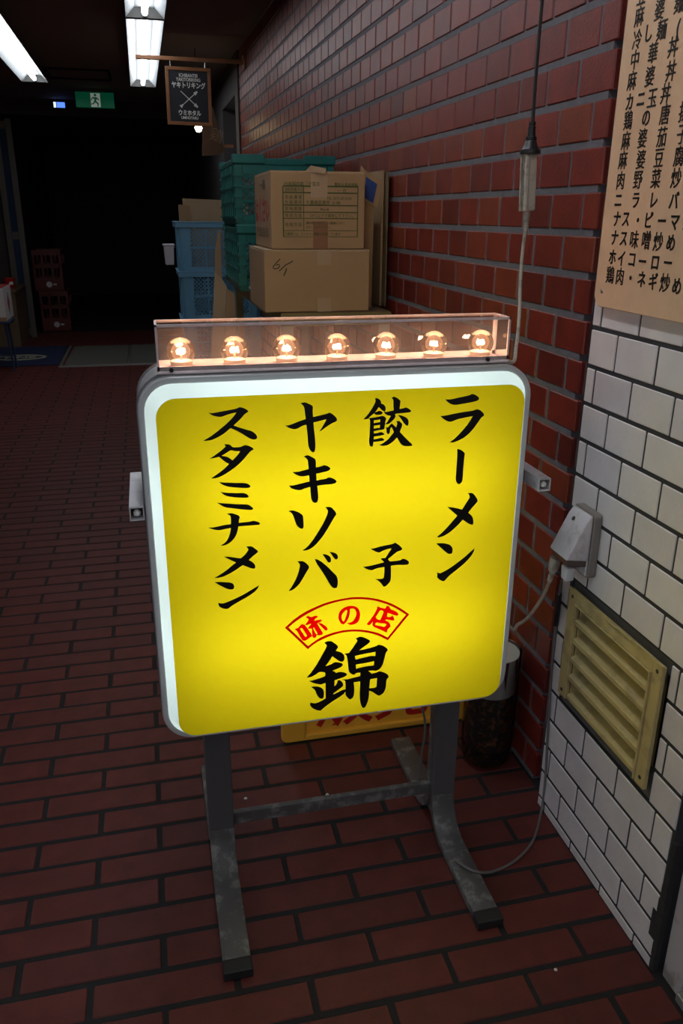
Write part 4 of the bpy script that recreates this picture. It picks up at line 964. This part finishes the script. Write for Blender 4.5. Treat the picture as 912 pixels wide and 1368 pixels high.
# cardboard leaning on the left of the rack
def lean(label, pxs, y, mat, th=0.012):
    pts = [(atY(px, py, y).x, atY(px, py, y).z) for px, py in pxs]; xs = [p[0] for p in pts]
    lo_ = [pts[-1], pts[-2]]
    return sheet_thing('leaning_cardboard', label, 'cardboard', pts[:-2]+[(lo_[1][0]+0.03, 0.001), (lo_[0][0]-0.06, 0.001)], y, y+th, mat, 'cardboard leaning on the rack')
lean('tall narrow cardboard piece between blue crates and green crates', [(288, 330), (291, 312), (294, 308), (296, 365), (298, 380), (284, 380)], 3.72, 'kraft')
lean('tan cardboard sheet leaning below the green crates, beside the blue crates', [(287, 363), (296, 372), (303, 384), (300, 425), (280, 425)], 3.50, 'kraft_light')
lean('brown cardboard sheet leaning below the green crates, against the rack', [(303, 386), (313, 392), (306, 425), (298, 425)], 3.42, 'kraft')
bgp = atY(336, 418, 2.75)
bg = MB().lathe([(0.0, 0.0), (0.030, 0.004), (0.036, 0.018), (0.026, 0.034), (0.010, 0.040), (0.014, 0.052), (0, 0.050)], 9).build('plastic_bag', 'white_plastic')
for v in bg.data.vertices: v.co.x += random.uniform(-.006, .006); v.co.y += random.uniform(-.006, .006); v.co.z = max(0, v.co.z+random.uniform(-.004, .004))
bg.location = (0.405, 3.00, SH+0.001)
tag(bg, 'crumpled white plastic bag left of the plain carton on the rack', 'bag')
# ------------------------------------------------------------------ things behind the sign
yc = thing('yellow_crate', 'yellow plastic crate with red lettering on the floor behind the sign', 'crate', (0.484, 1.75, 0.001))
cw, cd_, chh = 0.216, 0.15, 0.30
MB().prism(rrect(-cw, cw, 0.006, chh, 0.018, 4), 'y', -cd_+0.006, -cd_+0.012).build('front_wall', 'crate_yellow', yc)
MB().prism(rrect(-cw, cw, 0.006, chh, 0.018, 4), 'y', cd_-0.012, cd_-0.006).build('rear_wall', 'crate_yellow', yc)
for sg in (-1, 1): MB().box(sg*cw-0.004, sg*cw+0.004, -cd_+0.012, cd_-0.012, 0.006, chh).build('side_wall', 'crate_yellow', yc)
MB().box(-cw, cw, -cd_+0.008, cd_-0.008, 0.0, 0.01).build('base', 'crate_yellow', yc)
for sg in (-1, 1): MB().prism(rrect(sg*cw-0.03, sg*cw+0.03, 0.0, chh, 0.016, 4), 'y', -cd_-0.004, -cd_+0.008).build('corner_rib', 'crate_yellow', yc, bevel=0.004)
MB().box(-cw, cw, -cd_-0.003, -cd_+0.008, 0.0, 0.016).build('bottom_rim', 'crate_yellow', yc, bevel=0.003)
MB().box(-cw-.004, cw+.004, -cd_-0.006, -cd_+0.012, chh-0.03, chh).build('top_rim', 'crate_yellow', yc, bevel=0.003)
text('lettering', '販売', 0.155, (Vector((-0.015, -cd_+0.0055, 0.086)), Vector((1, 0, 0)), Vector((0, 0, 1))), 'ink_red', yc, align='CENTER', bold=0.002, sx=0.95)
cn_ = thing('plastic_canister', 'clear plastic canister with mottled black and brown wrap beside the brick wall', 'canister', (0.700, 1.446, 0.001))
MB().lathe([(0.0, 0.004), (0.050, 0.004), (0.058, 0.016), (0.060, 0.06), (0.061, 0.29)], 32).build('clear_shell', 'clear_plastic', cn_, smooth=True)
MB().lathe([(0.0, 0.046), (0.053, 0.046), (0.0545, 0.19), (0.0, 0.19)], 32).build('mottled_wrap', 'mottled', cn_, smooth=True)
MB().lathe([(0.054, 0.190), (0.0555, 0.192), (0.0565, 0.285), (0.0, 0.285)], 32).build('white_band', 'band_white', cn_, smooth=True)
mk_ = MB()
for a0, a1 in ((-2.2, -1.95), (-1.62, -1.36), (-1.0, -0.8), (-0.6, -0.45)):
    r_ = 0.0572
    mk_.add([(r_*math.cos(a0), r_*math.sin(a0), 0.284), (r_*math.cos(a1), r_*math.sin(a1), 0.284), (r_*math.cos((a0+a1)/2+.05), r_*math.sin((a0+a1)/2+.05), 0.21)], [(0, 1, 2)])
mk_.build('dark_marks', 'mark_dark', cn_)

for lab, px, py, r_ in (('tiny white chip on the brick floor left of the crossbar middle', 328, 1067, .0042), ('tiny white scrap on the brick floor behind the crossbar', 437, 1062, .0040), ('small pale scrap on the brick floor near the lower right', 742, 1296, .0032)):
    p = atZ(px, py, 0.0); c = MB().lathe([(0, 0), (r_, 0.0003), (r_*0.8, 0.0016), (0, 0.002)], 6).build('paper_scrap', 'tissue'); c.location = (p.x, p.y, 0.0006); tag(c, lab, 'scrap', 'scraps on the floor')
# ------------------------------------------------------------------ hanging signboard
YS = 5.60
br = thing('sign_bar', 'thin wooden bar reaching out from the brick wall under the ceiling', 'bar', (0.70, YS, 2.07))
MB().box(-0.655, 0.0, -0.012, 0.012, 0.0, 0.022).build('rod', 'wood_bar', br, bevel=0.003)
MB().box(-0.008, 0.004, -0.03, 0.03, -0.03, 0.05).build('wall_plate', 'wood_bar', br, bevel=0.002)
hs = thing('hanging_signboard', 'wood-framed black signboard with white lettering and crossed skewers, hanging from the bar', 'sign', (0.347, YS, 1.715))
hs.rotation_euler = (0, 0.012, 0)
hw_, hh_ = 0.137, 0.322
MB().box(-hw_+.018, hw_-.018, -0.008, 0.008, 0.018, hh_-.018).build('board', 'chalkboard', hs)
for a in ((-hw_, hw_, 0, .02), (-hw_, hw_, hh_-.02, hh_)): MB().box(a[0], a[1], -0.014, 0.014, a[2], a[3]).build('frame_rail', 'wood_frame', hs, bevel=0.002)
for a in ((-hw_, -hw_+.02), (hw_-.02, hw_)): MB().box(a[0], a[1], -0.0135, 0.0135, 0.02, hh_-.02).build('frame_stile', 'wood_frame', hs, bevel=0.002)
fr2 = lambda z: (Vector((0, -0.0085, z)), Vector((1, 0, 0)), Vector((0, 0, 1)))
for s, z, sz, b in (('ICHIBANTEI', .276, .026, 0.0006), ('YAKITORIKING', .253, .026, 0.0006), ('ヤキトリキング', .221, .036, 0.0012), ('ウミホタル', .068, .034, 0.0012), ('UMIHOTARU', .042, .022, 0.0006)):
    text('lettering', s, sz, fr2(z), 'chalk', hs, sx=0.82, align='CENTER', bold=b)
for sg in (1, -1):
    sk = MB(); a, b = Vector((-0.05*sg, 0.19)), Vector((0.05*sg, 0.105))
    if sg == -1: a, b = b, a
    d2 = (b-a).normalized(); n2 = Vector((-d2.y, d2.x))
    def P3(p): return (p.x, -0.0088, p.y)
    sk.add([P3(a+n2*.002), P3(a-n2*.002), P3(b-n2*.002), P3(b+n2*.002)], [(0, 1, 2, 3)])
    sk.add([P3(b-d2*.022+n2*.010), P3(b-d2*.022-n2*.010), P3(b+d2*.002-n2*.004), P3(b+d2*.002+n2*.004)], [(0, 1, 2, 3)])
    if sg == -1: sk.add([P3(a+d2*.020+n2*.001), P3(a+d2*.020-n2*.001), P3(a-d2*.004-n2*.010), P3(a-d2*.004+n2*.010)], [(0, 1, 2, 3)])
    sk.build('skewer_drawing', 'chalk', hs)
for sg in (-1, 1): MB().tube([(sg*0.105, 0, hh_-0.004), (sg*0.105, 0, hh_+0.030)], 0.0022, 6).build('hook', 'screw_steel', hs)

pb = atY(265, 171, 5.95)
pd = thing('pendant_bulb', 'small glowing bare bulb hanging just below the black signboard', 'lamp', (pb.x, pb.y, pb.z))
MB().lathe([(0.0005, -0.026), (0.016, -0.021), (0.025, 0), (0.018, 0.020), (0.0005, 0.024)], 14).build('bulb', 'warm_bulb', pd, smooth=True)
MB().tube([(0, 0, 0.018), (0, 0, 0.06)], 0.012, 10).build('socket', 'rubber', pd)
MB().tube([(0, 0, 0.05), (0, 0, CEIL-pb.z)], 0.003, 6).build('cord', 'rubber', pd)
q = [atY(284, 142, 6.35), atY(300, 203, 6.35), atY(292, 207, 6.35), atY(270, 208, 6.35), atY(271, 172, 6.35)]
xc = sum(p.x for p in q)/5; zc2 = min(p.z for p in q)
ws = thing('wooden_shop_sign', 'slanting brown wooden board with pale brush writing behind the bulb', 'sign', (xc, 6.35, zc2))
MB().prism([(p.x-xc, p.z-zc2) for p in q], 'y', 0, 0.03).build('board', 'wood_dark', ws)
text('lettering', '鶏', 0.10, (Vector((0.03, -0.001, 0.13)), Vector((0.95, 0, -0.25)), Vector((0.25, 0, 0.95))), 'print_grey', ws, align='CENTER')
MB().box(0.02, 0.70-xc, 0.03, 0.045, 0.06, 0.08).build('bracket', 'wood_bar', ws)

# ------------------------------------------------------------------ exit sign
ex_ = thing('exit_sign', 'green emergency exit sign with white running figure hanging from the ceiling', 'sign', (-0.305, 8.0, 2.052))
EWd, EH = 0.160, 0.120
MB().box(-EWd, EWd, -0.02, 0.02, 0, EH).build('panel', 'exit_green', ex_, bevel=0.003)
MB().box(-0.09, 0.09, -0.015, 0.015, EH, CEIL-2.052).build('mount', 'lamp_end', ex_)
EF = (Vector((0, -0.0208, 0)), Vector((1, 0, 0)), Vector((0, 0, 1)))
filled('door_symbol', [[(-0.035, 0.004), (0.045, 0.004), (0.045, 0.112), (-0.035, 0.112)]], EF, 'exit_white', ex_, 0.0002)
EF2 = (Vector((0, -0.0216, 0)), Vector((1, 0, 0)), Vector((0, 0, 1)))
run = [[(-0.012, 0.082), (0.018, 0.080), (0.036, 0.062), (0.032, 0.056), (0.014, 0.068), (0.010, 0.050), (0.030, 0.034), (0.026, 0.008), (0.018, 0.008), (0.018, 0.030), (-0.002, 0.040), (-0.012, 0.026), (-0.034, 0.022), (-0.034, 0.030), (-0.018, 0.034), (-0.006, 0.052), (-0.004, 0.068), (-0.018, 0.070), (-0.028, 0.054), (-0.034, 0.058), (-0.022, 0.078)],
       [(0.004+0.011*math.cos(a*PI/5), 0.097+0.011*math.sin(a*PI/5)) for a in range(10)]]
for lp_ in run: filled('running_figure', [lp_], EF2, 'exit_green', ex_, 0.0002)
dsp = thing('lit_display', 'tiny blue and white lit display on the dark beam left of the exit sign', 'display', (atY(78, 145, 8.79).x, 8.79, atY(78, 145, 8.79).z))
MB().box(-0.065, 0.075, 0, 0.009, -0.005, 0.065).build('case', 'black_void', dsp)
MB().box(-0.04, -0.018, -0.001, 0, 0.008, 0.055).build('white_cell', 'screen_white', dsp)
MB().box(-0.012, 0.062, -0.001, 0, 0.008, 0.055).build('blue_cell', 'screen_blue', dsp)

# ------------------------------------------------------------------ far left: stool, box, counter, cup, bottle crates, mats
st = thing('steel_stool', 'dark blue steel stool carrying a white printed box', 'stool', (-1.22, 6.93, 0))
MB().box(-0.17, 0.17, -0.12, 0.12, 0.375, 0.395).build('seat', 'blue_steel', st, bevel=0.006)
for sx in (-1, 1):
    for sy in (-1, 1): MB().tube([(sx*0.12, sy*0.07, 0.376), (sx*0.145, sy*0.082, 0.0)], 0.009, 10).build('leg', 'blue_steel', st, smooth=True)
MB().box(-0.13, 0.13, -0.082, -0.072, 0.12, 0.135).build('stretcher', 'blue_steel', st)
wb = thing('white_box', 'white carton with a red diamond print on the blue steel stool', 'box', (-1.238, 7.02, 0.396))
MB().box(-0.16, 0.16, -0.20, 0.19, 0, 0.25).build('body', 'white_card', wb, bevel=0.003)
MB().box(-0.155, 0.155, -0.195, 0.185, 0.248, 0.2525).build('lid', 'print_red', wb)
MB().prism([(0.0, 0.03), (0.055, 0.12), (0.0, 0.21), (-0.055, 0.12)], 'x', 0.1595, 0.1608).build('red_print', 'print_red', wb)
MB().box(-0.162, 0.162, -0.202, -0.19, 0.0, 0.03).build('kraft_edge', 'kraft', wb)
ct = thing('wooden_counter', 'low wooden counter against the left wall behind the doormat', 'counter', (-1.30, 8.43, 0))
MB().box(-0.14, 0.12, -0.32, 0.32, 0, 0.50).build('body', 'wood_counter', ct)
MB().box(-0.145, 0.135, -0.335, 0.335, 0.50, 0.53).build('top', 'wood_counter', ct, bevel=0.004)
dp_ = thing('wooden_door_panel', 'pale wooden sliding door panel standing at the dark corridor entrance, far left', 'door', (-1.20, 8.79, 0.0))
for a in (-0.085, 0.030): MB().box(a, a+0.055, -0.018, 0.018, 0, 2.02).build('stile', 'sash', dp_, bevel=0.003)
for z in (0.02, 0.95, 1.93): MB().box(-0.030, 0.030, -0.014, 0.014, z, z+0.07).build('rail', 'sash', dp_)
MB().box(-0.032, 0.032, -0.003, 0.003, 0.05, 1.95).build('pane', 'navy_cloth', dp_)
cu_ = thing('red_cup', 'red plastic pot with a white label on the wooden counter', 'pot', (-1.235, 8.25, 0.531))
MB().lathe([(0.0, 0.0), (0.039, 0.0), (0.056, 0.092), (0.051, 0.092), (0.036, 0.006), (0, 0.006)], 24).build('body', 'red_plastic', cu_, smooth=True)
MB().box(0.005, 0.040, -0.0485, -0.0455, 0.035, 0.062).build('label', 'white_card', cu_)
def bottle_crate(label, z):
    t = thing('bottle_crate', label, 'crate', (-0.955, 9.40, z), 0, 'red bottle crates in the dark corridor')
    w, d, h = 0.145, 0.19, 0.415
    for sy in (-1, 1):
        y = sy*d
        f = MB().box(-w, w, min(y, y-sy*.01), max(y, y-sy*.01), 0, .14).box(-w, w, min(y, y-sy*.01), max(y, y-sy*.01), .235, .275).box(-w, w, min(y, y-sy*.01), max(y, y-sy*.01), .365, h)
        for x in (-w, -.06, .035, w-.025): f.box(x, x+.025, min(y, y-sy*.01), max(y, y-sy*.01), .14, .365)
        f.build('end_wall', 'crate_red', t)
    for sx in (-1, 1):
        x = sx*w; MB().box(min(x, x-sx*.01), max(x, x-sx*.01), -d+.01, d-.01, 0, .27).box(min(x, x-sx*.01), max(x, x-sx*.01), -d+.01, d-.01, .36, h).build('side_wall', 'crate_red', t)
    MB().box(-w, w, -d, d, 0, .012).build('base', 'crate_red', t)
    MB().lathe([(0, 0), (0.030, 0)], 14).build('emblem', 'white_card', t).matrix_local = Matrix.Translation((0.0, -d-0.0008, .07)) @ Matrix.Rotation(PI/2, 4, 'X')
    MB().box(.04, .075, -d-.0012, -d, .062, .078).build('emblem_text', 'white_card', t)
    return t
b1 = bottle_crate('red bottle crate standing on the dark corridor floor', 0.001)
b2 = copy_tree(b1); b2.location = (-0.985, 9.40, 0.4165); b2['label'] = 'red bottle crate stacked on another in the dark corridor'
bmx = thing('blue_doormat', 'dark blue doormat with a cream oval logo on the brick floor', 'mat', (-1.10, 7.56, 0.0008))
MB().box(-0.345, 0.345, -0.50, 0.52, 0, 0.009).build('pile', 'mat_blue', bmx, bevel=0.003)
el = [(0.05+0.22*math.cos(2*PI*k/28)-0.06, -0.10+0.15*math.sin(2*PI*k/28)) for k in range(28)]; ei = [(0.05+0.19*math.cos(2*PI*k/28)-0.06, -0.10+0.09*math.sin(2*PI*k/28)) for k in range(28)]
MZ = (Vector((0, 0, 0.0095)), Vector((1, 0, 0)), Vector((0, 1, 0)))
filled('oval_logo', [el, ei], MZ, 'mat_cream', bmx, 0.0002)
text('lettering', 'FINE', 0.13, (Vector((-0.01, -0.10, 0.0098)), Vector((1, 0, 0)), Vector((0, 1, 0))), 'mat_cream', bmx, align='CENTER', bold=0.004)
for k in range(7):
    a = 2.2+k*0.32; filled('ray', [[(-0.26+0.10*math.cos(a-.06), -0.04+0.16*math.sin(a-.06)), (-0.26+0.20*math.cos(a), -0.04+0.30*math.sin(a)), (-0.26+0.10*math.cos(a+.06), -0.04+0.16*math.sin(a+.06))]], MZ, 'mat_cream', bmx, 0.0002)
gmx = thing('grey_floor_mat', 'pale grey two-panel entrance mat with metal edge on the brick floor', 'mat', (-0.20, 7.53, 0.0008))
for a, b in ((-0.50, 0.005), (0.03, 0.53)): MB().box(a, b, -0.56, 0.50, 0, 0.010).build('mat_panel', 'mat_grey', gmx, bevel=0.002)
MB().box(-0.545, 0.545, -0.60, -0.565, 0, 0.012).box(-0.545, -0.52, -0.565, 0.52, 0, 0.012).box(0.008, 0.027, -0.565, 0.50, 0, 0.006).build('metal_edge', 'steel_edge', gmx, bevel=0.002)
